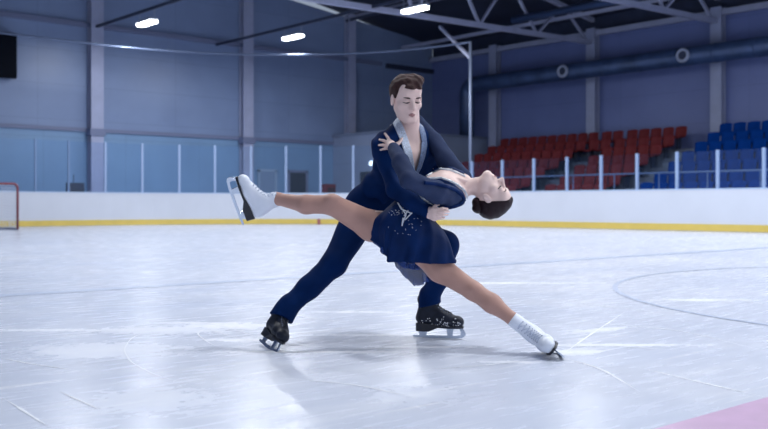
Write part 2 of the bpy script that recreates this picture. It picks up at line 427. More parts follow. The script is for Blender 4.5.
# trusses: from the side wall across the hall
def truss(u, z, label, drop=.02, tmin=-14.):
    o = empty('roof_truss', W(u, TW - .3, z)); tag(o, label, 'truss', 'steel roof trusses', 'thing')
    t1 = TW - .2
    B = lambda t: W(u, t, z - drop * (t1 - t)); T = lambda t: W(u, t, min(roofz(t) - .22, z + 1.35 + .0 * t))
    T = lambda t: W(u, t, roofz(t) - .2)
    mb = MB(); mb.bar(B(t1), B(tmin), .16, .17); mb.build('bottom_chord', M_truss, o)
    mb = MB(); mb.bar(T(t1), T(tmin), .16, .16); mb.build('top_chord', M_dark if False else M_truss, o)
    t = t1 - .35; k = 0; step = 1.55
    while t - step > tmin:
        a, b_ = (B(t), T(t - step)) if k % 2 == 0 else (T(t), B(t - step))
        mb = MB(); mb.bar(a, b_, .09, .09); mb.build('diagonal_brace', M_truss, o); t -= step; k += 1
    return o
u1 = uvt(596, ('t', TW))[0]; u2 = uvt(721, ('t', TW))[0]; u0 = uvt(498, ('t', TW))[0]
truss(u1, 7.05, 'farther roof truss, behind and right of the ceiling lamp at top centre')
truss(u2, 7.1, 'nearest roof truss, crossing the top right of the view')
# purlins under the deck
for t, lab in ((4.5, 'first dark roof purlin above the red seats'), (1., 'second dark roof purlin above the rink corner')):
    girt(W(UW + .1, t, roofz(t) - .16), W(19, t, roofz(t) - .16), .14, .2, M_truss, lab)
# ducts
def duct(name, pts, r, m, label, cat, rings=()):
    mb = MB(); mb.tube(pts, r, 20); o = mb.build(name, m, smooth=False); tag(o, label, cat)
    for p in o.data.polygons: p.use_smooth = len(p.vertices) == 4
    return o
td = 8.35; ue = uvt(467, ('t', td))[0]
el = [W(ue, td, 3.62), W(ue, td, 5.2)] + [W(ue + .42 * (1 - math.cos(a)), td, 5.45 + .42 * math.sin(a)) for a in np.linspace(.1, math.pi / 2, 7)] + [W(ue + .9, td, 5.87), W(20, td, 5.87)]
D1 = duct('ventilation_duct', el, .33, M_duct, 'large round dark ventilation duct running along the side wall above the seats', 'duct')
for uu in np.arange(ue + 1.2, 20, 1.5):
    mb = MB(); mb.tube([W(uu - .03, td, 5.87), W(uu + .03, td, 5.87)], .345, 20); mb.build('seam_ring', M_duct, D1)
M_noz = mat('nozzle_grey', (.42, .47, .62), .4, metal=.2)
for px in (562, 682):
    u = uvt(px, ('t', td - .4))[0]; c = W(u, td - .36, 5.87); mb = MB()
    mb.tube([c + .2 * (math.cos(a) * DR + math.sin(a) * UZ) for a in np.linspace(0, 2 * math.pi, 25)[:-1]], .06, 8, closed=True)
    n = mb.build('air_nozzle', M_noz, D1, smooth=True)
    mb = MB(); mb.tube([c + DL * .1, c - DL * .03], .15, 16); mb.build('nozzle_throat', M_dark, n)
td2 = 5.0
D2 = duct('pipe', [W(uvt(513, ('t', td2))[0], td2, 7.45), W(19, td2, 7.45)], .13, mat('blue_pipe', (.10, .16, .32), .28, metal=.6), 'slim blue pipe hung under the roof on the right', 'pipe')

# boards, following the rounded corner
R0 = 8.5
def path(s):      # s=0 at the side end of the arc; negative s runs along the end boards
    La = R0 * math.pi / 2
    if s >= 0: return W(R0 + s, 0), DL
    if s >= -La:
        a = -s / R0; return W(R0 - R0 * math.sin(a), -R0 + R0 * math.cos(a)), unit(math.cos(a) * DL + math.sin(a) * DR)
    e = -s - La; return W(0, -R0 - e), DR
SS = list(np.arange(-34, -R0 * math.pi / 2, .8)) + list(np.linspace(-R0 * math.pi / 2, 0, 30)) + list(np.arange(.5, 34.5, 1.))
def band(z0, z1, off, th):
    V = []; F = []
    for s in SS:
        p, n = path(s)
        for o_, z in ((off, z0), (off, z1), (off + th, z1), (off + th, z0)): V.append(p + n * o_ + [0, 0, z])
    for i in range(len(SS) - 1):
        for k in range(4): F.append((4 * i + k, 4 * i + (k + 1) % 4, 4 * i + 4 + (k + 1) % 4, 4 * i + 4 + k))
    F += [(3, 2, 1, 0), tuple(4 * (len(SS) - 1) + k for k in range(4))]
    mb = MB(); mb.add(V, F); return mb
BO = band(.0, 1.04, 0, .09).build('rink_barrier', M_board); tag(BO, 'white rink boards with yellow kick plate and clear panes curving around the ice', 'rink boards', kind='thing')
band(.015, .185, -.015, .015).build('kick_plate', M_yel, BO); band(1.04, 1.07, -.01, .12).build('cap_rail', M_cap, BO)
# posts and glass
def s_at(px):
    best = None
    for s in np.arange(-34, 17, .02):
        p, n = path(s); x = CX + FPX * p[0] / p[1]
        if p[1] > 5 and (best is None or abs(x - px) < best[0]): best = (abs(x - px), s)
    return best[1]
M_post = mat('aluminium_post', (.34, .45, .68), .35, metal=.2)
M_postb = mat('slim_blue_post', (.20, .30, .50), .35, metal=.2)
M_glass, gnt, gb = newmat('rink_glass'); g_ = gnt.nodes; gnt.nodes.remove(gb)
tr = g_.new('ShaderNodeBsdfTransparent'); tr.inputs[0].default_value = (.90, .95, 1, 1); gl = g_.new('ShaderNodeBsdfGlossy'); gl.inputs[0].default_value = (.8, .9, 1, 1); gl.inputs['Roughness'].default_value = .08
mx = g_.new('ShaderNodeMixShader'); mx.inputs[0].default_value = .045
gnt.links.new(tr.outputs[0], mx.inputs[1]); gnt.links.new(gl.outputs[0], mx.inputs[2]); gnt.links.new(mx.outputs[0], g_['Material Output'].inputs[0])
pxs = [-40, -2, 36, 69, 106, 142.6, 179.4, 215, 251, 286, 320.5, 353, 386, 418, 446, 471, 501, 532.5, 566, 600, 636, 676, 717, 763, 815, 872]
PS = [s_at(p) for p in pxs]
prev = None
for px, s in zip(pxs, PS):
    p, n = path(s); tall = px < 400; H = 1.07 + (1.60 if tall else .95); tn = np.cross(UZ, n)
    w = .025 if (75 > px > -50) else .036
    mb = MB(); mb.box(p + n * .05 + [0, 0, (H + .9) / 2], tn * w, n * .03, UZ * (H - .9) / 2)
    mb.build('glass_post', M_postb if px < 75 else M_post, BO)
    if prev is not None:
        p0, n0, px0 = prev; Hg = 1.07 + (1.58 if px <= 400 else .93)
        a = p0 + n0 * .05; b_ = p + n * .05; mb = MB(); d = unit(b_ - a)
        mb.bar(a + d * .04 + [0, 0, (Hg + 1.07) / 2], b_ - d * .04 + [0, 0, (Hg + 1.07) / 2], .012, Hg - 1.07)
        mb.build('glass_pane', M_glass, BO)
    prev = (p, n, px)
# safety-net rail above the end boards with its mast
sm = s_at(465); pts = [path(s)[0] + path(s)[1] * .25 + [0, 0, 5.8] for s in np.arange(-34, sm, .6)] + [path(sm)[0] + path(sm)[1] * .25 + [0, 0, 5.8]]
mb = MB(); mb.tube(pts, .032, 8); tag(mb.build('net_rail', mat('net_rail_paint', (.13, .17, .28), .3, metal=.5), smooth=True), 'thin grey rail curving high above the end boards', 'rail')
p, n = path(sm); q = p + n * .25; mb = MB(); mb.tube([q, q + [0, 0, 5.82]], .045, 12)
mast = mb.build('net_mast', M_pipe, smooth=True); tag(mast, 'tall slim grey mast behind the boards left of the red seats', 'mast')
u, t, s = uvt(440, ('u', u1)); mb = MB(); mb.bar(q + [0, 0, 5.3], P(440, 27, s), .09, .09); mb.build('brace', M_truss, mast)

# lamp rails running out from the end wall, and the lamps under them
M_lamp = mat('lamp_diffuser', (.9, .95, 1), .4, emit=(.93, .97, 1.), estr=16.)
M_body = mat('lamp_body', (.35, .40, .5), .4)
rails = {}
for key, px, z, ue_, lab in (('a', 92, 6.88, 24, 'thin dark lamp rail running out over the ice at the left'), ('b', 215, 6.84, 24, 'thin dark lamp rail carrying the centre lamps')):
    t = uvt(px, ('u', UW))[1]; rails[key] = t
    mb = MB(); mb.bar(W(UW + .1, t, z), W(36, t, z), .07, .09); tag(mb.build('lamp_rail', M_dark), lab, 'rail', 'rails carrying the lamps')
t3 = uvt(345, ('u', UW))[1]
mb = MB(); mb.bar(W(UW + .1, t3, 8.6), W(14, t3, 8.75), .08, .1); tag(mb.build('lamp_rail', M_dark), 'dark rail below the roof over the end wall corner', 'rail', 'rails carrying the lamps')
dt = rails['b'] - rails['a']
lamps = []
ua = uvt(147, ('t', rails['a']))[0]; ub = uvt(293, ('t', rails['b']))[0]; uc = uvt(415, ('t', rails['b']))[0]; st = uc - ub
lamps += [(ua, rails['a'], 'bright flat ceiling lamp at upper left beside the first column'), (ub, rails['b'], 'bright flat ceiling lamp above the raised leg, middle of three'), (uc, rails['b'], 'bright flat ceiling lamp by the roof truss, rightmost of three')]
for i in range(1, 8): lamps.append((ua + st * i, rails['a'], 'added ceiling lamp outside the view over the ice'))  # this and the following lamps are unseen, added to light ice and skaters
for i in range(1, 6): lamps.append((uc + st * i, rails['b'], 'added ceiling lamp outside the view over the ice'))
for k in (1, 2):
    for i in range(k, 6): lamps.append((ua + st * i, rails['a'] - dt * k, 'added ceiling lamp outside the view over the ice'))
for i in (3, 4, 5, 6): lamps.append((ua + st * (i + .3), rails['b'] + dt, 'added ceiling lamp outside the view over the ice'))
for (u, t, lab) in lamps:
    c = W(u, t, 6.45); o = empty('ceiling_lamp', c + [0, 0, .1]); tag(o, lab, 'lamp', 'flat ceiling lamps over the rink')
    mb = MB(); pl = [(-.52, -.08), (-.45, -.14), (.45, -.14), (.52, -.08), (.52, .08), (.45, .14), (-.45, .14), (-.52, .08)]
    mb.prism(pl, c, DR, DL, UZ * .035); mb.build('diffuser', M_lamp, o)
    mb = MB(); mb.prism([(a * 1.03, b_ * 1.05) for a, b_ in pl], c + [0, 0, .065], DR, DL, UZ * .028); mb.box(c + [0, 0, .12], DR * .3, DL * .06, UZ * .03); mb.build('housing', M_body, o)
    mb = MB()
    for e in (-.5, .5): mb.tube([c + DR * e + [0, 0, .09], c + DR * e + [0, 0, .36]], .012, 6)
    mb.build('hanger', M_body, o)
    ld = bpy.data.lights.new('lamp_light', 'AREA'); ld.shape = 'RECTANGLE'; ld.size = .9; ld.size_y = .28; ld.energy = LAMP_W; ld.color = (.95, .97, 1.)
    lo = bpy.data.objects.new('lamp_light', ld); COL.objects.link(lo); lo.location = RG @ (c - [0, 0, .05])
    lo.rotation_euler = (0, 0, math.pi / 2); lo.parent = None

# scoreboard screen on the left wall
ts = uvt(17, ('u', UW + .35))[1]; o = empty('scoreboard', W(UW + .3, ts - 1.3, 4.8)); tag(o, 'black hanging screen high on the left wall', 'screen')
mb = MB(); mb.box(W(UW + .25, ts - 1.3, 5.56), DL * 1.3, DR * .1, UZ * .73); mb.build('casing', mat('screen_case', (.006, .008, .014), .7, spec=.05), o)
mb = MB(); mb.box(W(UW + .36, ts - 1.3, 5.56), DL * 1.22, DR * .01, UZ * .65); mb.build('screen_panel', M_black, o)
for e in (-.9, .75):
    mb = MB(); mb.tube([W(UW + .2, ts - 1.3 + e, 6.25), W(UW + .2, ts - 1.3 + e, 6.95)], .03, 6); mb.build('hanger', M_girt, o)
# dark box behind the boards
s = s_at(81); p, n = path(s); c = p + n * .45; tn = np.cross(UZ, n)
o = empty('speaker_box', c); tag(o, 'small dark box with an aerial behind the boards, left', 'box')
mb = MB(); mb.box(c + [0, 0, 1.22], tn * .24, n * .15, UZ * .14); mb.build('housing', mat('dark_blue_plastic', (.025, .03, .06), .5), o)
mb = MB(); mb.box(c + [0, 0, .54], tn * .05, n * .05, UZ * .54); mb.build('stand', M_girt, o)
mb = MB(); mb.tube([c + tn * .05 + [0, 0, 1.36], c + tn * .05 + [0, 0, 1.62]], .012, 6); mb.build('aerial', M_dark, o)
# doors on the end wall
M_door = mat('dark_door', (.012, .02, .045), .5); M_fr = mat('door_frame_paint', (.30, .40, .56), .5); M_ld = mat('pale_door', (.20, .28, .43), .5)
for k, (x0, x1, m) in enumerate(((258, 275, M_ld), (288, 306, M_door))):
    ta = uvt(x0, ('u', UW))[1]; tb = uvt(x1, ('u', UW))[1]; tm = (ta + tb) / 2
    mb = MB(); mb.box(W(UW + .02, tm, 1.0), DL * (tb - ta) / 2, DR * .03, UZ * 1.0); d = mb.build('door_%d' % (k + 1), m); tag(d, kind='structure')
    mb = MB()
    for tt in (ta, tb): mb.box(W(UW + .03, tt, 1.03), DL * .05, DR * .05, UZ * 1.03)
    mb.box(W(UW + .03, tm, 2.05), DL * ((tb - ta) / 2 + .05), DR * .05, UZ * .05); mb.build('door_frame', M_fr if k == 0 else M_girt, d)
    mb = MB(); mb.tube([W(UW + .09, tb - .12, 1.0), W(UW + .09, tb - .22, 1.0)], .015, 6); mb.build('door_handle', M_pipe, d)
# corner annex block
mb = MB(); mb.box(W((UW + .3) / 2, (3.5 + TW) / 2, 1.78), DR * (.3 - UW) / 2, DL * (TW - 3.5) / 2, UZ * 1.78)
an = sheet('wall_annex_front', M_annex, W(UW, 3.5), W(.3, 3.5), 0, 3.56, .2, DL); tag(an, kind='structure')
tag(sheet('wall_annex_side', M_annex, W(.3, 3.5), W(.3, TW), 0, 3.56, .2, DR), kind='structure')
mb = MB(); mb.box(W((UW + .35) / 2, (3.45 + TW) / 2, 3.6), DR * (.35 - UW) / 2, DL * (TW - 3.45) / 2, UZ * .05); tag(mb.build('trim_annex_roof', M_annex), kind='structure')
ua_ = uvt(361, ('t', 3.5))[0]; mb = MB(); mb.box(W(ua_ + .45, 3.48, 1.0), DR * .45, DL * .03, UZ * 1.02); d = mb.build('door_3', M_door); tag(d, kind='structure')
mb = MB(); mb.tube([W(ua_ + .8, 3.42, 1.0), W(ua_ + .68, 3.42, 1.0)], .015, 6); mb.build('door_handle', M_pipe, d)
# round wall lamp beside that door
uq = uvt(370.5, ('t', 3.4))[0]; c = W(uq, 3.4, .66 + 42 * 37.9 / 940); mb = MB()
mb.tube([c + DL * .08, c], .10, 14); tag(mb.build('wall_lamp', mat('wall_lamp_glow', (.9, .95, 1), emit=(.8, .9, 1), estr=3.)), 'small round glowing wall lamp behind the standing skater', 'lamp')
# red cabinet
ur, tr_, sr = uvt(328, ('u', -1.9)); c = W(-1.9, tr_, 0)
o = empty('cabinet', c); tag(o, 'dark red cabinet on legs behind the rink glass, centre', 'cabinet')
M_cab = mat('dark_red_paint', (.16, .014, .025), .45)
mb = MB(); mb.box(c + [0, 0, .85], DL * .24, DR * .2, UZ * .66); mb.build('body', M_cab, o)
mb = MB(); mb.box(c - DR * .21 + [0, 0, .95], DL * .18, DR * .012, UZ * .42); mb.build('front_panel', mat('faded_red', (.05, .008, .015), .4), o)
for e in (-1, 1):
    for g in (-1, 1): mb = MB(); mb.box(c + DL * .2 * e + DR * .16 * g + [0, 0, .1], DL * .02, DR * .02, UZ * .1); mb.build('leg', M_dark, o)

# goal at the left edge
gp = P(17.6, 230, 24.8); gp[2] = 0; GW = 1.83; M_goal = mat('goal_red_paint', (.20, .05, .07), .45); M_net = mat('goal_net_cord', (.75, .79, .88), .7)
o = empty('ice_hockey_goal', gp - DL * GW / 2); tag(o, 'hockey goal with dark red frame and white net at the left edge', 'goal')
B0 = gp - DL * GW; top = 1.22
mb = MB(); arc = lambda base, sgn: [base + sgn * DL * .12 * (1 - math.cos(a)) * 1 + [0, 0, top - .12 + .12 * math.sin(a)] for a in np.linspace(0, math.pi / 2, 6)]
pts = [gp + [0, 0, .02]] + arc(gp, -1) + arc(B0, 1)[::-1] + [B0 + [0, 0, .02]]
mb.tube(pts, .032, 10); mb.build('goal_frame', M_goal, o, smooth=True)
mb = MB(); bk = DR * .95
basep = [gp + [0, 0, .03], gp + bk * .6 + [0, 0, .03], gp + bk - DL * .45 + [0, 0, .03], B0 + bk + DL * .45 + [0, 0, .03], B0 + bk * .6 + [0, 0, .03], B0 + [0, 0, .03]]
mb.tube(basep, .03, 8); mb.build('base_frame', mat('goal_base_paint', (.30, .33, .45), .5), o, smooth=True)
mb = MB(); topb = [p_ * 1. for p_ in basep]
def netpt(a, v):      # a in 0..1 along base outline, v 0..1 from floor to top
    q = a * (len(basep) - 1); i = min(int(q), len(basep) - 2); pb = basep[i] + (basep[i + 1] - basep[i]) * (q - i)
    pt = B0 + (gp - B0) * (1 - a) + DR * .35 * math.sin(math.pi * a) + [0, 0, top - .03]
    return pb * (1 - v) + pt * v + DR * .12 * math.sin(math.pi * v) * math.sin(math.pi * a)
for i in range(0, 41): mb.tube([netpt(i / 40, v) for v in np.linspace(0, 1, 9)], .006, 4)
for j in range(1, 16): mb.tube([netpt(a, j / 15) for a in np.linspace(0, 1, 41)], .006, 4)
for i in range(0, 31): a = i / 30; mb.tube([netpt(a, 1), B0 + (gp - B0) * (1 - a) + [0, 0, top]], .006, 4)
mb.build('goal_net', M_net, o)
# short marker stub on the boards behind the raised leg
s = s_at(319); p, n = path(s); mb = MB(); mb.box(p - n * .03 + [0, 0, .09], np.cross(UZ, n) * .05, n * .012, UZ * .1)
tag(mb.build('marker_plate', mat('marker_red', (.38, .14, .14), .5)), 'small reddish marker on the yellow kick plate below the raised leg', 'marker')

# ------------------------------------------------------------------ grandstand
UA, UB = 1.35, 20.
for k in range(8):
    t1, t0 = 8.9 - .8 * k, 8.9 - .8 * k - .8; z = 2.62 - .35 * k
    mb = MB(); mb.box(W((UA + UB) / 2, (t0 + t1) / 2, z / 2), DR * (UB - UA) / 2, DL * .4, UZ * z / 2); tag(mb.build('floor_tier_%d' % (k + 1), M_conc), kind='structure')
mb = MB(); mb.box(W((UA + UB) / 2, 9.0, 1.31), DR * (UB - UA) / 2, DL * .1, UZ * 1.31); tag(mb.build('floor_rear_walkway', M_conc), kind='structure')
M_stair = mat('stair_concrete', (.22, .27, .38), .8, var=.1)
for (ua_, ub_, lab) in ((7.0, 7.9, 'grey stairs between the two red seat blocks'), (10.6, 11.7, 'grey stairs between the red and the blue seats')):
    root = empty('aisle_stairs', W((ua_ + ub_) / 2, 3, 0)); tag(root, lab, 'stairs', None, 'thing')
    for k in range(1, 8):
        t1 = 8.9 - .8 * k; z = 2.62 - .35 * k; mb = MB()
        mb.box(W((ua_ + ub_) / 2, t1 - .2, z + .0875), DR * (ub_ - ua_) / 2, DL * .2, UZ * .0875); mb.build('step', M_stair, root)
G = empty('railing', W(9, 2.1, 0)); tag(G, 'thin blue-grey railing in front of the seating, behind the boards', 'railing', None, 'thing')
mb = MB(); M_rail = mat('railing_paint', (.10, .16, .32), .5); tr0 = 2.1; mb.tube([W(1.5, tr0, 1.57), W(19.5, tr0, 1.57)], .024, 8); mb.build('top_rail', M_rail, G, smooth=True)
for u in np.arange(1.5, 19.6, 1.5): mb = MB(); mb.tube([W(u, tr0, 0), W(u, tr0, 1.55)], .018, 6); mb.build('rail_post', M_rail, G, smooth=True)
# seats
def seat_parts(m):
    root = empty('stadium_seat', (0, 0, 0))
    def shell(name, prof, w, th):      # prof: (depth, height) line, curved across the width
        V = []; F = []; nx = 6; npf = len(prof)
        for side in (0, 1):
            for j, (d, z) in enumerate(prof):
                for i in range(nx + 1):
                    x = -w / 2 + w * i / nx; e = (abs(x) / (w / 2)) ** 2; r = 1 - .12 * e * (1 if j in (0, npf - 1) else 0)
                    V.append((x * r, d - .035 * e * (1 if name == 'backrest' else 0) + side * th * (1 if name == 'backrest' else 0), z + (.03 * e if name == 'seat_pan' else -.03 * e * (j == npf - 1)) - side * th * (0 if name == 'backrest' else 1)))
        row = nx + 1; n = row * npf
        for j in range(npf - 1):
            for i in range(nx):
                a = j * row + i; F += [(a, a + 1, a + row + 1, a + row), (n + a, n + a + row, n + a + row + 1, n + a + 1)]
        for i in range(nx): F += [(i, n + i, n + i + 1, i + 1), ((npf - 1) * row + i, (npf - 1) * row + i + 1, n + (npf - 1) * row + i + 1, n + (npf - 1) * row + i)]
        for j in range(npf - 1):
            a = j * row; F.append((a, a + row, n + a + row, n + a)); a = j * row + nx; F.append((a, n + a, n + a + row, a + row))
        return obj(name, np.array(V) @ RG, F, m, root, smooth=True)
    shell('backrest', [(.02, .44), (.035, .52), (.05, .62), (.065, .72), (.08, .80), (.10, .84)], .44, .035)
    shell('seat_pan', [(-.40, .40), (-.36, .44), (-.2, .425), (-.05, .43), (.03, .47)], .43, .035)
    mb = MB(); mb.box(np.array((0, -.12, .2)) @ RG, np.array((.03, 0, 0)) @ RG, np.array((0, .12, 0)) @ RG, (0, 0, .2)); mb.build('pedestal', M_dark, root)
    return root
def clone(o, parent=None):
    c = o.copy(); COL.objects.link(c)
    if parent is not None: c.parent = parent
    for ch in list(o.children): clone(ch, c)
    return c
PR = {'red': seat_parts(M_red), 'blue': seat_parts(M_blue)}; used = set()
rotz = -math.pi / 2      # local +y (the back) points to the wall
ordn = ['first', 'second', 'third', 'fourth', 'fifth', 'sixth', 'seventh', 'eighth', 'ninth', 'tenth', 'eleventh', 'twelfth']
rown = ['top row', 'second row from the top', 'third row from the top', 'fourth row from the top', 'fifth row from the top', 'sixth row from the top', 'seventh row from the top']
def seat(kind, u, k, lab, grp):
    if kind in used: o = clone(PR[kind])
    else: o = PR[kind]; used.add(kind)
    o.location = Vector(RG @ W(u, 8.45 - .8 * k, 2.62 - .35 * k)); o.rotation_euler = (0, 0, rotz); tag(o, lab, 'seat', grp)
for k in range(7):
    for i in range(10):
        seat('red', 6.6 - .5 * i, k, 'red seat in the %s, left block, %s seat from the stairs' % (rown[k], ordn[i]), 'red seats left of the stairs')
    for i in range(5 if k else 5):
        seat('red', 10.35 - .5 * i, k, 'red seat in the %s, right block, %s from the right' % (rown[k], ordn[i]), 'red seats of the right red block')
    if k < 2:
        for i in range(2): seat('red', 7.22 + .5 * i, k, 'red seat above the stairs in the %s, %s from the left' % (rown[k], ordn[i]), 'red seats above the stairs')
    nb = [4, 5, 6, 7, 8, 9, 10][k]
    for i in range(nb):
        seat('blue', 12.05 + .5 * i, k, 'blue seat in the %s, %s right of the stairs' % (rown[k], ordn[i]), 'blue seats')

# ------------------------------------------------------------------ cuts and shavings on the ice
M_shav = mat('ice_shavings', (.88, .91, .97), .7, bump=.5, bscale=120)
def G0(px, py):
    Y = FPX * CH / (py - HY); return np.array([(px - CX) * Y / FPX, Y, .0])
def cut(mb, pts, w):
    P_ = []
    for (a, b_) in zip(pts[:-1], pts[1:]):
        for v in np.linspace(0, 1, 7)[:-1]: P_.append((a[0] + (b_[0] - a[0]) * v, a[1] + (b_[1] - a[1]) * v))
    P_.append(pts[-1]); P_ = np.array(P_)
    for _ in range(3): P_[1:-1] = (P_[:-2] + 2 * P_[1:-1] + P_[2:]) / 4
    Q = [G0(*p) for p in P_]; V = []; F = []; n = len(Q)
    for i, q in enumerate(Q):
        t = unit(Q[min(i + 1, n - 1)] - Q[max(i - 1, 0)]); r = np.cross(UZ, t); e = min(1, 3 * i / n, 3 * (n - 1 - i) / n) * (.6 + .8 * rng.random()) + .08
        V += [q - r * w * e + [0, 0, .0012], q + [0, 0, .0012 + .0008 * e], q + r * w * e + [0, 0, .0012]]
    for i in range(n - 1):
        for k in (0, 1): F.append((3 * i + k, 3 * i + k + 1, 3 * i + k + 4, 3 * i + k + 3))
    mb.add(V, F)
arcs = [[(265, 343), (235, 338), (206, 328), (196, 334), (212, 345), (232, 350)], [(45, 337), (90, 332), (150, 326), (205, 323)], [(168, 318), (200, 322), (230, 328), (268, 341)],
        [(205, 323), (160, 328), (132, 337), (123, 350), (130, 362), (155, 375), (200, 388)], [(290, 336), (330, 331), (400, 337)], [(275, 352), (330, 350), (400, 348), (470, 352)],
        [(245, 302), (300, 306), (380, 314)], [(240, 340), (300, 346), (360, 349)], [(500, 330), (580, 322), (680, 330), (768, 352)], [(560, 300), (600, 306), (660, 312)], [(470, 283), (500, 284), (535, 283)],
        [(640, 298), (680, 301), (720, 302)], [(640, 368), (690, 380), (768, 398)], [(690, 297), (740, 300), (766, 305)], [(0, 358), (30, 364), (80, 371)], [(3, 398), (30, 415), (50, 428)], [(60, 392), (85, 403), (100, 410)],
        [(380, 288), (420, 286), (460, 282)], [(100, 300), (160, 299), (230, 303)], [(560, 356), (590, 335), (625, 312)], [(562, 358), (600, 368), (640, 392)], [(420, 370), (480, 366), (540, 359)], [(520, 350), (600, 345), (700, 352)],
        [(300, 282), (350, 278), (370, 277)], [(575, 283), (610, 281), (640, 281)], [(280, 378), (360, 385), (430, 402)], [(270, 310), (320, 320), (350, 322)]]
for pl in arcs:
    mb = MB(); cut(mb, pl, .003 + .004 * rng.random()); o = mb.build('blade_cut', M_shav, smooth=True); tag(o, kind='stuff')
mb = MB()
for (x, y, sx, sy, n) in ((225, 338, 45, 8, 150), (310, 340, 60, 6, 110), (340, 352, 70, 5, 80), (560, 358, 25, 7, 80), (440, 345, 30, 5, 50), (190, 318, 30, 4, 60), (120, 345, 60, 20, 30), (400, 350, 200, 35, 120)):
    for i in range(n):
        q = G0(x + sx * rng.normal(), max(225, y + sy * rng.normal())); r = .0015 + .004 * rng.random() ** 2
        a = rng.random() * 3.14; e1 = np.array([math.cos(a), math.sin(a), 0]) * r; e2 = np.array([-math.sin(a), math.cos(a), 0]) * r * .7
        mb.add([q + e1 + [0, 0, .001], q + e2 + [0, 0, .001], q - e1 + [0, 0, .001], q - e2 + [0, 0, .001], q + [0, 0, .001 + r * .3]], [(0, 1, 4), (1, 2, 4), (2, 3, 4), (3, 0, 4), (3, 2, 1, 0)])
o = mb.build('loose_ice_shavings', M_shav); tag(o, 'loose white ice shavings scattered around the skates', 'ice shavings', kind='stuff')
# ================================================================== the two skaters
M_skinm = mat('fair_skin', (.83, .61, .55), .5, spec=.35, bump=.05, bscale=500, var=.03, vscale=20)
M_skinw = mat('warm_skin', (.82, .61, .55), .48, spec=.35, bump=.05, bscale=500, var=.03, vscale=20)
M_tights = mat('tan_tights', (.47, .27, .22), .5, spec=.3, bump=.08, bscale=900, var=.04, vscale=15)
M_lip = mat('lips', (.40, .19, .18), .4)
M_brow = mat('brow_hair', (.06, .035, .03), .7)
M_hairm = mat('dark_brown_hair', (.048, .022, .021), .6, spec=.2, bump=.9, bscale=130, var=.35, vscale=60)
M_hairw = mat('dark_plum_brown_hair', (.016, .006, .010), .5, spec=.25, bump=.5, bscale=90, var=.25, vscale=30)
M_navy = mat('navy_velvet', (.0015, .017, .082), .75, spec=.08, bump=.3, bscale=60, var=.25, vscale=8)
M_trous = mat('navy_trousers', (.0012, .015, .075), .8, spec=.07, bump=.3, bscale=40, var=.25, vscale=6)
M_dress = mat('navy_dress', (.0015, .017, .085), .65, spec=.12, bump=.25, bscale=80, var=.25, vscale=10)
M_chif = mat('navy_chiffon', (.022, .062, .25), .7, spec=.2, alpha=.72)
M_sheer = mat('sheer_navy_mesh', (.024, .042, .105), .7, spec=.1, bump=.3, bscale=900, alpha=.90)
M_silver = mat('silver_sequins', (.50, .57, .72), .35, metal=.35, bump=1., bscale=400, var=.45, vscale=220)
M_cryst = mat('crystal_trim', (.82, .86, .95), .3, bump=.6, bscale=500, var=.2, vscale=300)
M_white = mat('white_leather', (.80, .84, .93), .4, bump=.1, bscale=150, var=.03, vscale=20)
M_bkboot = mat('black_leather', (.008, .012, .026), .5, spec=.3, bump=.3, bscale=120, var=.4, vscale=40)
M_sole = mat('black_sole', (.010, .012, .022), .4)
M_steel = mat('blade_steel', (.55, .62, .74), .22, metal=.85)
M_lace = mat('laces', (.55, .60, .72), .7)
M_lined = mat('boot_eyelets', (.20, .24, .36), .5)

def head_prims(c, Fd, U, s=1., fem=False):
    """a head built round centre c, face towards Fd, crown towards U"""
    Fd = unit(Fd); U = unit(U - Fd * np.dot(U, Fd)); R_ = np.cross(Fd, U); M = np.stack([R_, Fd, U], 1)
    q = lambda x, y, z: c + M @ (np.array([x, y, z]) * s)
    e = lambda p, r, k, op='add': E_(q(*p), np.array(r) * s, M, k * s, op)
    n = lambda a, b, ra, rb, k, op='add': C_(q(*a), q(*b), ra * s, rb * s, k * s, op)
    j = .9 if fem else 1.
    pr = [e((0, -.018, .030), (.074, .092, .086), .01), e((0, .024, -.040), (.053 * j, .064, .072), .035),
          n((-.030 * j, .030, -.078), (.030 * j, .030, -.078), .026, .026, .03), n((-.012, .064, -.100), (.012, .064, -.100), .017 * j, .017 * j, .025),
          n((-.048 * j, -.004, -.050), (-.013, .058, -.099), .016, .013, .025), n((.048 * j, -.004, -.050), (.013, .058, -.099), .016, .013, .025),
          n((-.030, .074, .026), (.030, .074, .026), .015, .015, .02), e((0, .055, .055), (.055, .030, .035), .03)]
    for x in (-1, 1):
        pr += [e((x * .043, .052, -.024), (.020, .020, .018), .02), e((x * .031, .094, .003), (.020, .017, .012), .010, 'sub'), e((x * .031, .0755, .000), (.0155, .0125, .0105), .004)]
    pr += [n((0, .082, .018), (0, .107, -.031), .0075, .0115, .010), n((-.011, .094, -.036), (.011, .094, -.036), .0075, .0075, .008),
           n((-.018, .080, -.0635), (.018, .080, -.0635), .0055, .0055, .006), n((0, .087, -.064), (0, .0871, -.0641), .007, .007, .012), n((-.014, .081, -.074), (.014, .081, -.074), .0070, .0070, .006),
           n((-.022, .090, -.0688), (.022, .090, -.0688), .0022, .0022, .004, 'sub')]
    for x in (-1, 1):
        pr += [e((x * .076, -.006, -.008), (.008, .019, .031), .006), e((x * .084, -.004, -.004), (.005, .011, .019), .004, 'sub')]
    return pr, q, M

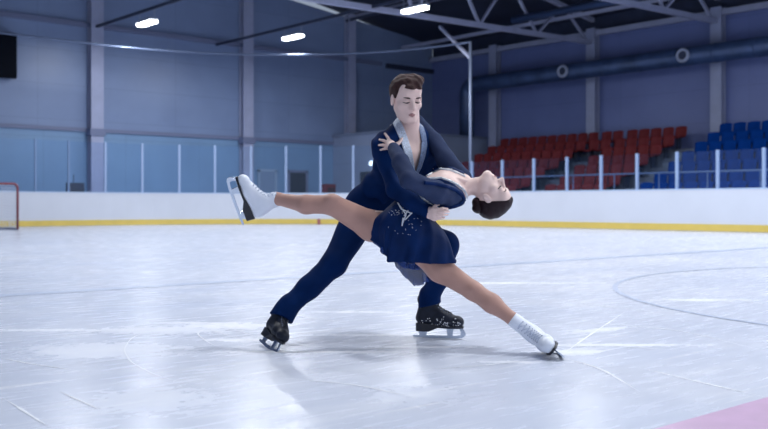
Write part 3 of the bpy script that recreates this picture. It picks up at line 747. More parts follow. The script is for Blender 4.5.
def blade_boot(parent, sole, Fd, U, s, upper, sole_m, shaft=.19, lean=(0, 0), lace_m=None, slim=1.):
    """figure skate: sole = middle of the sole; Fd toe direction, U up the shaft"""
    Fd = unit(Fd); U = unit(U - Fd * np.dot(U, Fd)); X = np.cross(Fd, U); M = np.stack([X, Fd, U], 1)
    q = lambda x, y, z: sole + M @ (np.array([x, y, z], float) * s)
    n = lambda a, b, ra, rb, k=.02: C_(q(*a), q(*b), ra * s, rb * s, k * s)
    pr = [n((0, -.095, .045), (0, -.085, .075), .034, .034), n((0, -.09, .045), (0, .05, .032), .033, .037), n((0, .05, .034), (.002, .105, .028), .040, .033), n((0, .115, .026), (0, .118, .026), .028, .026),
          n((0, .04, .050), (0, -.045, .105), .030, .036, .03), n((0, -.070, .085), (lean[0], -.064 + lean[1], shaft), .038, .047 * slim, .03), n((0, -.05, .11), (lean[0], -.047 + lean[1], shaft), .034, .044 * slim, .02),
          n((lean[0], -.055 - .02 * slim + lean[1], shaft - .012), (lean[0], -.055 + .02 * slim + lean[1], shaft - .008), .046 * slim, .044 * slim, .008)]
    f = field(pr, .0035 * (1.15), 0, .03)
    def cl(Xg, Yg, Zg):
        z = ((Xg - sole[0]) * U[0] + (Yg - sole[1]) * U[1] + (Zg - sole[2]) * U[2]) / s
        y = ((Xg - sole[0]) * Fd[0] + (Yg - sole[1]) * Fd[1] + (Zg - sole[2]) * Fd[2]) / s
        bot = np.clip((-y - .0) / .06, 0, 1) * .012
        return np.maximum(bot - z, z - (shaft + .012 + .25 * (y + .06) * 0)) * s
    f.clip(cl); V, F = f.mesh(1)
    bt = obj('skate_boot', V, F, upper, parent, smooth=True)
    # sole with heel block: outline swept sideways with a shaped width
    mb = MB()
    st = [(-.128, .016), (-.12, .026), (-.09, .031), (-.05, .029), (0, .027), (.04, .036), (.075, .040), (.105, .034), (.13, .022), (.143, .008)]
    Vt = []; Fc = []
    for (y, wd) in st:
        zt = .004 + (np.clip(-y / .06, 0, 1) * .012); hb = -.030 if y < -.045 else (-.022 if y < -.02 else -.006)
        if y >= 0: hb = -.008
        for x_, z_ in ((-wd, zt), (wd, zt), (wd * .95, hb), (-wd * .95, hb)): Vt.append(q(x_, y, z_))
    for i in range(len(st) - 1):
        for k in range(4): Fc.append((4 * i + k, 4 * i + (k + 1) % 4, 4 * i + 4 + (k + 1) % 4, 4 * i + 4 + k))
    Fc += [(3, 2, 1, 0), tuple(4 * (len(st) - 1) + k for k in range(4))]; mb.add(Vt, Fc); mb.build('sole', sole_m, bt)
    # blade
    zb = -.068
    run = [(-.150, zb + .010), (-.145, zb + .002), (-.10, zb), (.0, zb - .001), (.10, zb + .001), (.130, zb + .006), (.136, zb + .004), (.140, zb + .011), (.146, zb + .010), (.148, zb + .018), (.154, zb + .020), (.155, zb + .032),
           (.148, zb + .046), (.135, -.008), (.120, -.008), (.128, zb + .036), (.125, zb + .022), (.10, zb + .017), (-.145, zb + .014)]
    mb = MB(); mb.prism([(a * s, b_ * s) for a, b_ in run], q(0, 0, 0), Fd, U, X * .0022)
    for pl in ([(-.118, -.028), (-.062, -.028), (-.072, zb + .012), (-.108, zb + .012)], [(.045, -.007), (.088, -.007), (.080, zb + .014), (.052, zb + .014)]):
        mb.prism([(a * s, b_ * s) for a, b_ in pl], q(0, 0, 0), Fd, U, X * .0035)
    for (y0, y1, z_) in ((-.12, -.055, -.029), (.035, .125, -.0095)): mb.box(q(0, (y0 + y1) / 2, z_), X * .017 * s, Fd * (y1 - y0) / 2 * s, U * .002 * s)
    mb.build('blade', M_steel, bt)
    # tongue panel and laces, laid on the front of the boot
    tr_ = bvh(bt); mb = MB(); path_ = []
    def onb(x, y, z, dx, lift=.0015):
        o_ = q(x, y, z) + (Fd * .8 + U * .6) * .08 * 1.; r = tr_.ray_cast(Vector(o_), Vector(-(Fd * .8 + U * .6)).normalized(), .14)
        return None if r[0] is None else np.array(r[0]) + unit(Fd * .8 + U * .6) * lift
    for k in range(8):
        a = k / 7; y = .055 - .075 * a; z = .06 + .115 * a
        row = [onb(x * s * 0 + x, y, z, 0) for x in np.linspace(-.016, .016, 5)]
        if all(r is not None for r in row): mb.tube(row, .0028 * s, 5)
        if k < 7:
            r2 = [onb(-.016 + .032 * v, y - .0107 * v, z + .0164 * v, 0) for v in (0, .5, 1)]
            if all(r is not None for r in r2): mb.tube(r2, .0022 * s, 5)
    for sx in (-1, 1):
        for k in range(9):
            a = k / 8; p_ = onb(sx * .020, .055 - .075 * a, .06 + .115 * a, 0, .001)
            if p_ is not None: mb.tube([p_, p_ + unit(Fd + U) * .002], .0028 * s, 6, mi=1)
    if mb.V: mb.build('laces', [lace_m or M_lace, M_lined], bt)
    return bt, q

def fingers(specs):       # chains of points with radii
    out = []
    for pts, r0, r1 in specs:
        for i in range(len(pts) - 1):
            a = i / (len(pts) - 1); b_ = (i + 1) / (len(pts) - 1)
            out.append(C_(pts[i], pts[i + 1], r0 + (r1 - r0) * a, r0 + (r1 - r0) * b_, .004))
    return out
def fold(A, terms):       # cloth folds as a gentle change of the surface height
    def fn(X, Y, Z):
        d = 0
        for (kx, ky, kz, ph, a) in terms: d = d + a * np.sin(kx * X + ky * Y + kz * Z + ph + 1.3 * np.sin(9 * X + 7 * Z + ph))
        return d * A
    return fn
def clip_plane(p, n):
    n = unit(n); return lambda X, Y, Z: (X - p[0]) * n[0] + (Y - p[1]) * n[1] + (Z - p[2]) * n[2]
def colour_faces(V, F, rules, nd=0):
    c = V[F].mean(1); fm = np.zeros(len(F), int)
    for i, fn in rules: fm[fn(c)] = i
    return fm

# ------------------------------------------------------------------ where the four skates stand
def frame(sole, Fd, U, s, contact=False):
    Fd = unit(Fd); U = unit(np.asarray(U, float) - Fd * np.dot(U, Fd)); sole = np.asarray(sole, float)
    if contact: sole = sole + U * .069 * s
    M = np.stack([np.cross(Fd, U), Fd, U], 1); return sole, Fd, U, s, (lambda x, y, z: sole + M @ (np.array([x, y, z], float) * s))
S_mR = frame([P(267, 348, 4.34)[0], 4.34, .001], [.40, -.90, -.10], [.50, .15, .85], .88, True)
S_mL = frame([P(438.5, 338.5, 4.645)[0], 4.645, .001], [.96, -.29, 0], [-.03, .0, 1], .88, True)
S_w1 = frame(P(245, 199.2, 4.36), [-.26, -.42, .87], [.955, .0, .27], .82)
S_w2 = frame([P(562, 357, 4.10)[0], 4.10, .003], [-.07, -.98, .07], [-.80, .10, .59], .90, True)
def foot(S, r=.024, top=.15):
    q = S[4]; return [C_(q(0, -.055, top), q(0, -.068, .06), r, r, .01), C_(q(0, -.075, .045), q(0, .07, .035), r, r * .9, .01)]
# ------------------------------------------------------------------ the man
mP = P
mh, mq, mM = head_prims(P(406.6, 98.6, 4.50), [.34, -.90, -.28], [.05, -.27, .96], .93)
m_torso = [C_(P(365, 206, 4.72), P(383, 210, 4.80), .088, .086, .03), C_(P(377, 188, 4.68), P(398, 192, 4.76), .078, .078, .06), C_(P(390, 169, 4.60), P(416, 170, 4.72), .084, .084, .06),
           C_(P(394, 153, 4.55), P(422, 153, 4.69), .080, .080, .05), C_(P(385, 144, 4.52), P(404, 131, 4.58), .056, .046, .04), C_(P(433, 149, 4.72), P(414, 133, 4.62), .054, .046, .04)]
m_neck = [C_(P(409, 138, 4.60), P(408.5, 113, 4.55), .054, .052, .03)]
m_armR = [C_(P(384, 147, 4.50), P(383, 150, 4.50), .056, .056, .03), C_(P(384, 150, 4.50), P(396, 189, 4.36), .052, .044, .03), C_(P(396, 189, 4.36), P(412, 202, 4.28), .044, .043, .015), C_(P(412, 202, 4.28), P(431, 213, 4.24), .043, .031, .015)]
m_armL = [C_(P(433, 149, 4.72), P(433, 152, 4.72), .054, .054, .03), C_(P(434, 152, 4.72), P(443, 182, 4.70), .050, .042, .03), C_(P(443, 182, 4.70), P(438, 196, 4.60), .042, .033, .015)]
m_legR = [C_(P(362, 213, 4.73), P(334, 264, 4.55), .090, .060, .05), C_(P(334, 264, 4.55), P(309, 287.5, 4.47), .058, .054, .03), C_(P(309, 287.5, 4.47), S_mR[4](0, -.052, .15), .052, .043, .03), C_(S_mR[4](0, -.052, .15), S_mR[4](0, -.05, .10), .043, .040, .02)]
m_legL = [C_(P(384, 215, 4.80), P(445, 245, 4.50), .090, .064, .05), C_(P(445, 245, 4.50), P(439, 277, 4.57), .062, .052, .03), C_(P(439, 277, 4.57), S_mL[4](0, -.052, .15), .052, .045, .03), C_(S_mL[4](0, -.052, .15), S_mL[4](0, -.05, .10), .045, .042, .02)]
# his right hand, closed on her waist; his left hand, spread behind her back
def P2(l): return [P(*a) for a in l]
m_handR = [C_(P(430, 213, 4.235), P(434, 214, 4.225), .026, .024, .015), C_(P(434.5, 211, 4.218), P(434.5, 217, 4.218), .019, .019, .010)]
m_fingR = fingers([(P2([(437, 209.5, 4.205), (442.5, 208.3, 4.20), (447.5, 208.8, 4.225)]), .0070, .0056), (P2([(438, 212.6, 4.20), (444, 211.6, 4.195), (449, 211.8, 4.225)]), .0072, .0058),
                   (P2([(437.5, 215.8, 4.20), (443, 215, 4.20), (447.5, 214.6, 4.23)]), .0070, .0056), (P2([(436, 218.8, 4.205), (440.5, 218.4, 4.205), (444.5, 217.6, 4.23)]), .0064, .0052),
                   (P2([(432.5, 209, 4.21), (435.5, 205.5, 4.215), (439, 204, 4.235)]), .0085, .0065)])
m_handL = [C_(P(438, 196, 4.60), P(433, 203, 4.57), .028, .03, .015)]
m_fingL = fingers([(P2([(431, 200 + 2.6 * i, 4.57), (425 - i * .5, 201 + 3 * i, 4.55), (420 - (1.2 if i in (1, 2) else 0), 203 + 3 * i, 4.53)]), .0085, .007) for i in range(4)] + [(P2([(436, 206, 4.56), (437, 211, 4.55), (436, 216, 4.535)]), .0095, .0078)])
m_feet = foot(S_mR) + foot(S_mL)
allm = m_torso + m_neck + mh + m_armR + m_armL + m_legR + m_legL + m_handR + m_handL + m_fingR + m_fingL + m_feet
f = Field(*bounds(allm, .03), .004)
for pr, off in ((m_torso, -.004), (m_armR, -.008), (m_armL, -.008), (m_legR, -.012), (m_legL, -.012), (m_feet, 0), (m_neck, 0), (m_handR + m_handL + m_fingR + m_fingL, 0)):
    for p in pr: put(f, p, off)
g = field(mh, .004, 0, .03)      # head made apart, then blended onto the neck
def blend(f, g, k):
    a = np.round((g.lo - f.lo) / f.h).astype(int); sh = a * f.h + f.lo - g.lo
    lo = np.maximum(a, 0); hi = np.minimum(a + g.D.shape, f.D.shape); sl = tuple(slice(i, j) for i, j in zip(lo, hi)); sg = tuple(slice(i - q, j - q) for i, j, q in zip(lo, hi, a))
    A = f.D[sl]; B = g.D[sg]; hh = np.clip(.5 + .5 * (B - A) / k, 0, 1); f.D[sl] = B * (1 - hh) + A * hh - k * hh * (1 - hh)
def aligned(prims, f, pad=.03):  # a field on the same lattice as f
    lo, hi = bounds(prims, pad); lo = f.lo + np.floor((lo - f.lo) / f.h) * f.h; g = Field(lo, hi, f.h)
    for p in prims: put(g, p)
    return g
g = aligned(mh, f); blend(f, g, .012)
V, F = f.mesh(1)
def lipfn(q, M, s):
    Mi = M.T
    def fn(c):
        l = (c - q(0, 0, 0)) @ M / s
        return (np.abs(l[:, 0]) < .019) & (l[:, 1] > .072) & (l[:, 2] < -.0585 + .0) & (l[:, 2] > -.0795) & (np.abs(l[:, 0]) / .021 + np.abs(l[:, 2] + .069) / .012 < 1.05)
    return fn
fm = colour_faces(V, F, [(1, lipfn(mq, mM, .93))])
MAN = obj('person', V, F, [M_skinm, M_lip], origin=[(P(350, 345, 4.5))[0], 4.55, 0.], smooth=True, fm=fm)
tag(MAN, 'man in a navy suit lunging on black skates, holding the woman by the waist', 'person')
# hair: cap over the crown with a short fringe
hc = lambda x, y, z: mq(x, y, z)
hp = [E_(mq(0, -.022, .036), np.array([.081, .098, .088]) * .93, mM, .01), E_(mq(-.004, .036, .090), np.array([.056, .044, .026]) * .93, mM, .02), E_(mq(-.035, .02, .098), np.array([.04, .05, .03]) * .93, mM, .02),
      E_(mq(.015, .078, .066), np.array([.032, .016, .020]) * .93, mM, .012), E_(mq(-.030, .066, .060), np.array([.030, .018, .026]) * .93, mM, .012)]
f = field(hp, .0035, 0, .03)
def hairclip(M, q, s, line):
    o = q(0, 0, 0)
    def fn(X, Y, Z):
        l = [((X - o[0]) * M[0, i] + (Y - o[1]) * M[1, i] + (Z - o[2]) * M[2, i]) / s for i in range(3)]
        return line(*l) * s
    return fn
f.warp(fold(.0015, [(140, 60, 20, 0, 1), (60, 150, 90, 2, .8), (210, 30, 160, 1, .6)]))
f.clip(hairclip(mM, mq, .93, lambda x, y, z: np.maximum(np.maximum((y - .050) * .9 - np.maximum(z - .050 - .012 * np.clip(-x / .05, -1, 1) * -1, 0) * 4, (.060 - .35 * np.maximum(-(y - .02), 0) * 0 - z) - np.clip((.045 - y) * 2.2, 0, .055) - np.clip((-.03 - y) * 2, 0, .075)), (np.abs(x) * 0 - .2))))
V, F = f.mesh(1); obj('hair', V, F, M_hairm, MAN, smooth=True)
def brow(q, M, s, parent, m, z0=.020, yy=.1, w0=.016, w1=.046, r=.0028, name='eyebrow', arch=.006, only=(-1, 1)):
    t = bvh(parent); Fd = M[:, 1]
    for sx in only:
        pts = []
        for v in np.linspace(0, 1, 9):
            o_ = q(sx * (w0 + (w1 - w0) * v), .16, z0 + arch * math.sin(v * 2.4)); r_ = t.ray_cast(Vector(o_), Vector(-Fd), .2)
            if r_[0] is not None: pts.append(np.array(r_[0]) + Fd * .0006)
        if len(pts) > 2:
            mb = MB(); mb.tube(pts, [r * (1 - .5 * abs(2 * i / (len(pts) - 1) - .8)) for i in range(len(pts))], 6); mb.build(name, m, parent, smooth=True)
brow(mq, mM, .93, MAN, M_brow, .0165, r=.0048, arch=.003)
brow(mq, mM, .93, MAN, mat('lashes', (.03, .02, .02), .6), -.0040, w0=.016, w1=.046, r=.0042, name='eyelashes', arch=-.003)
# costume top
f = Field(*bounds(m_torso + m_armR + m_armL, .05), .0045)
for p in m_torso + m_neck[:0]: put(f, p, .004)
f.cone(P(405, 135, 4.59), P(405, 128, 4.58), .062, .058, .03)
g = aligned(m_armR + m_armL, f, .05); blend(f, g, .012)
f.warp(fold(.0022, [(70, 30, 45, 0, 1), (30, 60, -80, 1, 1), (110, 0, 60, 2, .5)]))
f.clip(clip_plane(P(430.5, 213, 4.235), P(431, 213, 4.24) - P(412, 202, 4.28)))
Vn = [(402, 105), (400.5, 124), (406, 136), (410, 150), (413.5, 168), (415.5, 176), (419, 168), (423, 152), (424.5, 142), (422, 130), (419, 105)]
f.clip(lambda X, Y, Z: -outline(Vn, 4.66)(X, Y, Z))
f.clip(lambda X, Y, Z: -np.minimum(np.sqrt((X - P(408.7, 0, 4.55)[0]) ** 2 + (Y - 4.555) ** 2) - .047, 9.) + np.where(Z < P(0, 137, 4.5)[2], -1., 0) )
f.clip(clip_plane(P(405, 119.5, 4.58), np.array([-.25, 0, 1.])))
V, F = f.mesh(1); TOP = obj('costume_top', V, F, M_navy, MAN, smooth=True)
# sequinned lapels: bands that follow the neckline, standing just off the cloth
def band_mesh(name, polys, base_prims, off, th, m, parent, y1, h=.0035, inner=None):
    f = field(base_prims, h, off + th, .04)
    g2 = field(base_prims, h, off, .04)
    f.D = np.maximum(f.D, -g2.D)
    lo_y = y1
    def fn(X, Y, Z):
        d = None
        for po in polys:
            e = outline(po, lo_y)(X, Y, Z); d = e if d is None else np.minimum(d, e)
        return d
    f.clip(fn); V, F = f.mesh(1); return obj(name, V, F, m, parent, smooth=True)
lap = m_torso + [C_(P(405, 135, 4.59), P(405, 128, 4.58), .062, .058, .03)]
LP1 = [(392.5, 123), (398, 117), (402.5, 124), (407.5, 137), (412, 151), (414.8, 167), (416, 176), (412, 180), (407, 166), (404, 152), (400, 140), (396, 131)]
LP2 = [(417.5, 116), (422.5, 124), (426, 134), (427.5, 145), (425.5, 156), (421.5, 168), (416, 178), (414.8, 173), (418, 165), (420.8, 152), (421.6, 142), (419.4, 130)]
band_mesh('sequined_lapel', [LP1], lap, .002, .007, M_silver, TOP, 4.66)
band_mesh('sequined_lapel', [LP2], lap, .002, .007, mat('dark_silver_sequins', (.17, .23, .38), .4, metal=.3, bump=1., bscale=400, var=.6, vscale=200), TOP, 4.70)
TT = bvh(TOP); mb = MB()
for i, (x, y) in enumerate([(403 + .5 * k + 1.5 * math.sin(k), 143 + 3.0 * k) for k in range(8)] + [(384 + .9 * k, 128.5 - .45 * k) for k in range(9)]):
    p_ = hit(TT, x, y, .001)
    if p_ is not None: mb.tube([p_, p_ - [0, .003, 0]], .0022, 6)
mb.build('crystals', M_cryst, TOP)
# trousers
f = Field(*bounds(m_legR + m_legL + m_torso[:2], .05), .0045)
for p in m_torso[:1]: put(f, p, .012)
f.cone(P(371, 199, 4.70), P(392, 203, 4.78), .086, .086, .04)
for p in m_legR + m_legL: put(f, p, 0)
for S, e in ((S_mR, .062), (S_mL, .060)): f.cone(S[4](0, -.052, .18), S[4](0, -.048, .085), .047, e, .02)
f.warp(fold(.0010, [(24, 14, 22, 0, 1), (-16, 20, 36, 1, .9), (50, 20, -30, 2, .4)]))
for S, zc in ((S_mR, .098), (S_mL, .115)):
    p0 = S[4](0, -.05, zc); U_ = S[2] - .25 * S[1]
    f.clip(lambda X, Y, Z, p0=p0, U_=U_: np.where((X - p0[0]) ** 2 + (Y - p0[1]) ** 2 + (Z - p0[2]) ** 2 < .04, -((X - p0[0]) * U_[0] + (Y - p0[1]) * U_[1] + (Z - p0[2]) * U_[2]), -1.))
V, F = f.mesh(2); obj('trousers', V, F, M_trous, MAN, smooth=True)
# skates
def skate(parent, contact, Fd, U, s, *a, **k):      # placed by the point where the blade meets the ice
    Fd = unit(Fd); U = unit(np.asarray(U, float) - Fd * np.dot(U, Fd)); return blade_boot(parent, np.asarray(contact) + U * .069 * s, Fd, U, s, *a, **k)
bR, _ = blade_boot(MAN, *S_mR[:4], M_bkboot, M_sole, .155, lace_m=M_bkboot)
bL, _ = blade_boot(MAN, *S_mL[:4], M_bkboot, M_sole, .16, lace_m=M_bkboot)
bR['label'] = 'black leather skate, toe towards the viewer'; bL['label'] = 'black leather skate dusted with ice'
# snow caught on his left boot
tb = bvh(bL); mb = MB(); M_snow = mat('snow', (.86, .89, .95), .7, bump=.6, bscale=200)
for i in range(300):
    p_ = hit(tb, 417 + 44 * rng.random(), 316 + 19 * rng.random() ** .45, -.0005)
    if p_ is not None: mb.box(p_, np.array([1, .3, .2]) * (.0008 + .0022 * rng.random()), np.array([.2, 1, 0]) * .0015, np.array([0, .2, 1]) * (.0008 + .0018 * rng.random()))
if mb.V: tag(mb.build('snow_specks', M_snow, bL), kind='stuff')

# ------------------------------------------------------------------ the woman
Fw = np.array([.72, -.33, .61]); Uw = np.array([.65, 0.02, -.76])
wh, wq, wM = head_prims(P(490.6, 195.8, 4.40), Fw, Uw, .87, True)
w_torso = [C_(P(402, 221, 4.38), P(405, 222, 4.46), .092, .090, .03), C_(P(417, 206, 4.36), P(419, 205, 4.44), .070, .070, .05), C_(P(432, 194, 4.36), P(436, 190, 4.46), .078, .078, .05), C_(P(444, 190, 4.36), P(448, 184.5, 4.46), .082, .082, .04),
           C_(P(456, 196, 4.34), P(463, 183, 4.50), .046, .046, .04)]
w_neck = [C_(P(462, 186.5, 4.42), P(479, 186.5, 4.41), .042, .036, .03), C_(P(479, 186.5, 4.41), P(487, 190, 4.40), .036, .040, .03)]
w_armL = [C_(P(453, 197.5, 4.30), P(436, 192, 4.20), .046, .045, .02), C_(P(436, 192, 4.20), P(409, 180, 4.12), .044, .036, .02), C_(P(409, 180, 4.12), P(401, 162, 4.21), .036, .036, .01), C_(P(401, 162, 4.21), P(392.5, 146.5, 4.345), .035, .022, .01)]
w_armR = [C_(P(462, 178, 4.52), P(446, 160, 4.58), .042, .042, .02), C_(P(446, 160, 4.58), P(434, 141, 4.64), .042, .037, .02), C_(P(434, 141, 4.64), P(418, 122, 4.70), .036, .028, .01), C_(P(418, 122, 4.70), P(410, 121, 4.70), .026, .022, .01)]
w_handR = [C_(P(410, 121, 4.70), P(406, 124, 4.71), .022, .026, .01)]
w_fingR = fingers([(P2([(404, 123 + 2.8 * i, 4.71), (400, 125 + 3 * i, 4.705), (396.5 + (1 if i in (0, 3) else 0), 127 + 3.2 * i, 4.69)]), .0075, .006) for i in range(4)] + [(P2([(407, 119, 4.70), (404, 117, 4.70), (402, 116, 4.69)]), .008, .0065)])
yh = 4.40
w_legR = [C_(P(395, 229, 4.44), P(372, 226, 4.40), .084, .068, .03), C_(P(372, 226, 4.40), P(332, 204.5, 4.28), .068, .047, .03), C_(P(332, 204.5, 4.28), P(306, 204.5, 4.30), .044, .042, .02), C_(P(306, 204.5, 4.30), S_w1[4](0, -.055, .175), .041, .027, .02), C_(S_w1[4](0, -.055, .175), S_w1[4](0, -.06, .08), .027, .024, .02)]
w_legL = [C_(P(412, 236, 4.34), P(440, 269, 4.30), .086, .056, .03), C_(P(440, 269, 4.30), P(473.5, 291, 4.26), .057, .042, .03), C_(P(473.5, 291, 4.26), P(492, 303.5, 4.22), .041, .042, .02), C_(P(492, 303.5, 4.22), S_w2[4](0, -.055, .215), .041, .027, .02), C_(S_w2[4](0, -.055, .215), S_w2[4](0, -.06, .08), .027, .024, .02)]
w_feet = foot(S_w1, .022) + foot(S_w2, .022)
# left hand spread on his right shoulder
ys = lambda x, y: (hit(SH, x, y, .008)[1])
SH = bvh(TOP, MAN)
def onS(x, y, lift):
    p_ = hit(SH, x, y, 0); d = unit(np.array([(x - CX) / FPX, 1, -(y - HY) / FPX])); p_ = P(x, y, 4.42) if p_ is None else p_
    return p_ - d * lift
hw = onS(393, 147, .025)
w_handL = [C_(P(392.5, 146.5, 4.345), onS(390.5, 145, .022), .022, .020, .012), C_(onS(389, 141.5, .016), onS(388.5, 147, .016), .013, .014, .012), C_(onS(392.5, 144, .018), onS(394.5, 145.5, .020), .014, .013, .012)]
w_fingL = fingers([([onS(389.8, 141, .014), onS(387.3, 137, .013), onS(384.8, 133.4, .009)], .0080, .0060), ([onS(388.3, 143, .013), onS(383.8, 140.7, .012), onS(379.6, 139.6, .009)], .0080, .0060),
                   ([onS(387.8, 145.7, .013), onS(383.3, 145, .012), onS(379, 145.2, .009)], .0078, .0060), ([onS(387.9, 148, .013), onS(384.3, 148.8, .012), onS(380.5, 149.9, .009)], .0070, .0055),
                   ([onS(393.5, 145, .016), onS(398.5, 143.5, .016), onS(400.8, 140.5, .012), onS(402, 138.3, .010)], .0100, .0062)])
allw = w_torso + w_neck + wh + w_armL + w_armR + w_handR + w_fingR + w_legR + w_legL + w_feet + w_handL + w_fingL
f = Field(*bounds(allw, .03), .004)
for pr, off in ((w_torso, -.004), (w_armL, -.004), (w_armR, -.004), (w_legR, 0), (w_legL, 0), (w_feet, -.004), (w_neck, 0), (w_handL + w_handR + w_fingL + w_fingR, 0)):
    for p in pr: put(f, p, off)
# collar bones and knee caps
f.cone(P(466, 181, 4.36), P(458, 178.5, 4.35), .008, .006, .012)
f.ell(P(332, 199.5, 4.25), (.024, .02, .018), None, .02); f.ell(P(474, 288.5, 4.23), (.022, .02, .02), None, .02)
g = aligned(wh, f); blend(f, g, .012)
V, F = f.mesh(1)
xw = P(402, 0, 4.4)[0]
wlip = lipfn(wq, wM, .87)
hipz = P(0, 212, 4.4)[2]
fm = colour_faces(V, F, [(1, wlip), (2, lambda c: (c[:, 2] < hipz) & (c[:, 0] > -.06) & (c[:, 0] < .25) | (c[:, 0] < P(375, 0, 4.35)[0]) & (c[:, 2] < P(0, 180, 4.3)[2]) | (c[:, 2] < P(0, 232, 4.3)[2]))])
WOM = obj('person', V, F, [M_skinw, M_lip, M_tights], origin=[P(470, 345, 4.3)[0], 4.3, 0.], smooth=True, fm=fm)
tag(WOM, 'woman in a navy dress bent backwards, one leg raised, in white skates', 'person')
# hair with a low bun
hp = [E_(wq(0, -.014, .036), np.array([.080, .098, .086]) * .88, wM, .01), E_(wq(0, .034, .066), np.array([.062, .050, .046]) * .88, wM, .02)]
f = field(hp, .0035, 0, .03)
f.warp(fold(.0010, [(120, 40, 160, 0, 1), (200, 30, 60, 2, .6)]))
f.clip(hairclip(wM, wq, .87, lambda x, y, z: np.maximum(.0125 + .63 * y - .76 * z - .010 * np.clip(1 - np.abs(x) / .05, 0, 1), (y - .095) - .0)))
V, F = f.mesh(1); HW = obj('hair', V, F, M_hairw, WOM, smooth=True)
bc = P(476.3, 205, 4.40); f = field([E_(bc, (.022, .032, .036), None, .01), E_(bc + [.012, 0, .012], (.02, .028, .02), None, .015), E_(bc + [.008, 0, -.018], (.02, .027, .02), None, .015)], .0035, 0, .03)
f.warp(fold(.0022, [(20, 60, 150, 0, 1), (150, 50, 40, 1, .8)])); V, F = f.mesh(1); obj('bun', V, F, M_hairw, HW, smooth=True)
brow(wq, wM, .87, WOM, M_brow, .0200, r=.0030, arch=.006); brow(wq, wM, .87, WOM, mat('dark_lashes', (.02, .015, .03), .6), -.0045, w0=.016, w1=.048, r=.0040, name='eyelashes', arch=-.004)
# bodice
f = Field(*bounds(w_torso, .06), .004)
for p in w_torso: put(f, p, .003)
Nk = [(424, 182), (425.5, 177.5), (432, 172), (441, 167.5), (450, 168.5), (458, 171.5), (466, 175), (485, 170), (485, 196), (467, 198), (462.5, 191), (456, 185.5), (449, 181.5), (441, 179), (431, 179.5)]
f.clip(lambda X, Y, Z: -outline(Nk, 4.47)(X, Y, Z))
f.clip(clip_plane(P(464, 190, 4.4), [1., 0, -.05]))
f.warp(fold(.0016, [(60, 30, 60, 0, 1), (100, 20, -50, 2, .6)]))
V, F = f.mesh(1); BOD = obj('dress_bodice', V, F, M_dress, WOM, smooth=True)
# sleeves
for nm, arm, cutp, cutn, capo in (('sheer_sleeve', w_armL, P(393.5, 147.8, 4.34), P(392.5, 146.5, 4.345) - P(401, 162, 4.21), P(454, 198, 4.30)), ('sheer_sleeve', w_armR, P(410, 120.5, 4.70), [-1, 0, .1], P(463, 179, 4.52))):
    f = field(arm, .004, .004, .04); f.warp(fold(.0012, [(80, 30, 70, 0, 1), (40, 90, -60, 1, .8)])); f.clip(clip_plane(cutp, cutn)); V, F = f.mesh(1); SL = obj(nm, V, F, M_sheer, WOM, smooth=True)
    if arm is w_armL:
        f = field(arm[:1] + [C_(P(455, 199, 4.31), P(459, 193, 4.34), .044, .044, .02)], .004, .0065, .04); g3 = field(arm[:1] + [C_(P(455, 199, 4.31), P(459, 193, 4.34), .044, .044, .02)], .004, .002, .04)
# trims: crystal lines along the neckline and under the arm
TB = bvh(BOD, WOM)
for k, pl in enumerate(([(423, 180), (425.5, 177.5), (432, 173), (441, 169.5), (450, 170.5), (458, 173.5), (465, 177)], [(424, 181), (431, 179), (441, 178.5), (449, 181), (457, 185), (463.5, 190.5), (467, 197), (466, 203)])):
    pts = trace(TB, pl, 1.0, .003, 4.47); mb = MB()
    if len(pts) > 2: mb.tube(pts, .0062, 7)
    for p_ in pts[::1]: mb.box(p_ - [0, .004, 0] + rng.normal(0, .0035, 3), (.0022, 0, .001), (0, .002, 0), (-.001, 0, .0022))
    if mb.V: mb.build('crystal_trim', M_cryst, BOD)
SLV = [o_ for o_ in WOM.children if o_.name.startswith('sheer')][0]
TS = bvh(SLV, BOD)
# solid navy edge of the near sleeve at the shoulder
pts = trace(TS, [(424, 182.5), (436, 184), (446, 186.5), (455, 190), (462, 195.5), (464, 200), (459, 204.5), (450, 207), (440, 205), (430, 200), (421, 194.5)], 1.0, .0015); mb = MB()
if len(pts) > 3:
    mb.tube(pts, .0095, 8); mb.build('shoulder_piping', M_dress, BOD, smooth=True)
pts = trace(bvh(BOD, SLV), [(419, 195.5), (426, 201), (433, 205.3), (441, 208.8), (450, 210.6), (458, 208.5)], 1., .006, 4.6); mb = MB()
if len(pts) > 2: mb.tube(pts, .0042, 7)
for p_ in pts: mb.box(p_ - [0, .003, 0] + rng.normal(0, .004, 3), (.002, 0, .001), (0, .002, 0), (-.001, 0, .002))
if mb.V: mb.build('crystal_trim', M_cryst, BOD)

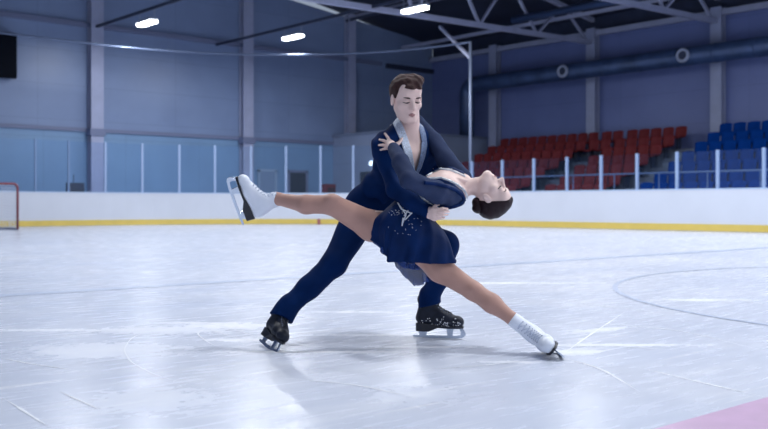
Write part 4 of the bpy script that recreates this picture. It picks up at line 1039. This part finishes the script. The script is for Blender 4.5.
# skirt: two layers of cloth hanging from the hips
def skirt(name, top, hem, m, nz, amp, parent, th=.0025, sag=.0, freq=9, xo=1.):
    top = [P(*a) for a in top]; hem = [P(*a) for a in hem]
    def loop(pts, n):
        pts = np.array(pts + [pts[0]]); d = np.r_[0, np.cumsum(np.linalg.norm(np.diff(pts, axis=0), axis=1))]; t = np.linspace(0, d[-1], n + 1)[:-1]
        return np.stack([np.interp(t, d, pts[:, i]) for i in range(3)], 1)
    n = 120; 
    def loopk(pts):            # keep corresponding corners
        k = len(pts); out = []
        for i in range(k):
            for v in np.linspace(0, 1, n // k + 1)[:-1]: out.append(np.array(pts[i]) * (1 - v) + np.array(pts[(i + 1) % k]) * v)
        return np.array(out)
    A = loopk(top); B = loopk(hem); n = len(A); c = A.mean(0)
    V = []; F = []
    for j in range(nz + 1):
        v = j / nz
        R_ = A * (1 - v) + B * v; ctr = R_.mean(0); out = R_ - ctr; out[:, 2] *= .3; out /= np.linalg.norm(out, axis=1)[:, None] + 1e-9
        bulge = xo * .035 * math.sin(math.pi * min(1, v * 1.1)) * (1 - v * .3); ph = np.arange(n) / n * 2 * math.pi
        rip = amp * v ** 1.2 * (np.sin(freq * ph + 1.5 * np.sin(3 * ph) + .6) + .5 * np.sin(2.3 * freq * ph + 2 * v))
        V.append(R_ + out * (bulge + rip)[:, None] - np.array([0, 0, sag]) * v * (1 - v))
    V = np.concatenate(V)
    for j in range(nz):
        for i in range(n): a = j * n + i; b_ = j * n + (i + 1) % n; F.append((a, b_, b_ + n, a + n))
    o = obj(name, V, F, m, parent, smooth=True)
    md = o.modifiers.new('thickness', 'SOLIDIFY'); md.thickness = th; md.offset = 0
    return o
top = [(386, 209, 4.345), (395, 204, 4.31), (405, 200, 4.295), (416, 204, 4.29), (425, 212, 4.33), (428, 214, 4.44), (420, 208, 4.52), (400, 206, 4.54), (388, 208, 4.48)]
hemA = [(372.5, 240, 4.33), (383, 250, 4.27), (390, 262, 4.25), (407, 262, 4.235), (430, 264, 4.20), (454, 263, 4.235), (449, 247, 4.42), (402, 246, 4.50), (378, 238, 4.47)]
SK = skirt('skirt', top, hemA, M_dress, 20, .010, WOM, freq=6)
hemB = [(375, 243, 4.35), (388, 258, 4.33), (405, 268, 4.33), (416, 270, 4.34), (432, 268, 4.36), (440, 262, 4.42), (428, 282, 4.47), (415, 287, 4.46), (392, 262, 4.47)]
skirt('chiffon_underskirt', [(a, b_ + 3, c_ + .0) for a, b_, c_ in top], hemB, M_chif, 16, .011, WOM, .0015, freq=11, xo=.7)
TK = bvh(SK); mb = MB()
for (a, b_) in (((400, 206), (406, 215)), ((406, 215), (402, 224)), ((403, 210), (412, 214)), ((412, 213), (405, 220)), ((398, 203), (402, 210)), ((404, 216), (411, 207)), ((403, 218), (402, 226))):
    pts = trace(TK, [a, b_], 1., .003)
    if len(pts) > 1: mb.tube(pts, .0030, 6)
mb.build('crystal_bow', M_cryst, SK); mb = MB()
for i in range(60):
    x, y = 388 + 34 * rng.random(), 203 + 34 * rng.random() ** 1.6; p_ = hit(TK, x, y, .001)
    if p_ is not None: mb.box(p_, (.0013, 0, 0), (0, .0015, 0), (0, 0, .0013))
tag(mb.build('crystal_specks', M_cryst, SK), kind='stuff')
# her skates
b1, _ = blade_boot(WOM, *S_w1[:4], M_white, M_sole, .165, slim=.70)
b1['label'] = 'white leather skate raised to the side, sole outwards'
b2, _ = blade_boot(WOM, *S_w2[:4], M_white, M_sole, .215, slim=.72)
b2['label'] = 'white leather skate on the ice, seen from its laces'
# ================================================================== camera, added ambient fill light, exposure
cd = bpy.data.cameras.new('camera'); cam = bpy.data.objects.new('camera', cd); COL.objects.link(cam); SC.camera = cam
cam.location = (0, 0, CH); cam.rotation_euler = (math.pi / 2, 0, -_a)
cd.sensor_width = 36; cd.lens = FPX * 36 / 768; cd.shift_y = -(214.5 - HY) / 768; cd.clip_end = 300
cd.dof.use_dof = True; cd.dof.focus_distance = 4.35; cd.dof.aperture_fstop = 3.4
w = bpy.data.worlds.new('world'); SC.world = w; w.use_nodes = True
w.node_tree.nodes['Background'].inputs[0].default_value = (.66, .78, 1., 1); w.node_tree.nodes['Background'].inputs[1].default_value = WORLD_S
SC.view_settings.view_transform = 'Standard'; SC.view_settings.look = 'None'; SC.view_settings.gamma = 1; SC.view_settings.exposure = EXPO; SC.view_settings.use_curve_mapping = False
SC.cycles.max_bounces = 6; SC.cycles.diffuse_bounces = 3; SC.cycles.glossy_bounces = 3; SC.cycles.transparent_max_bounces = 12; SC.cycles.transmission_bounces = 2
SC.cycles.caustics_reflective = False; SC.cycles.caustics_refractive = False; SC.cycles.sample_clamp_indirect = 4
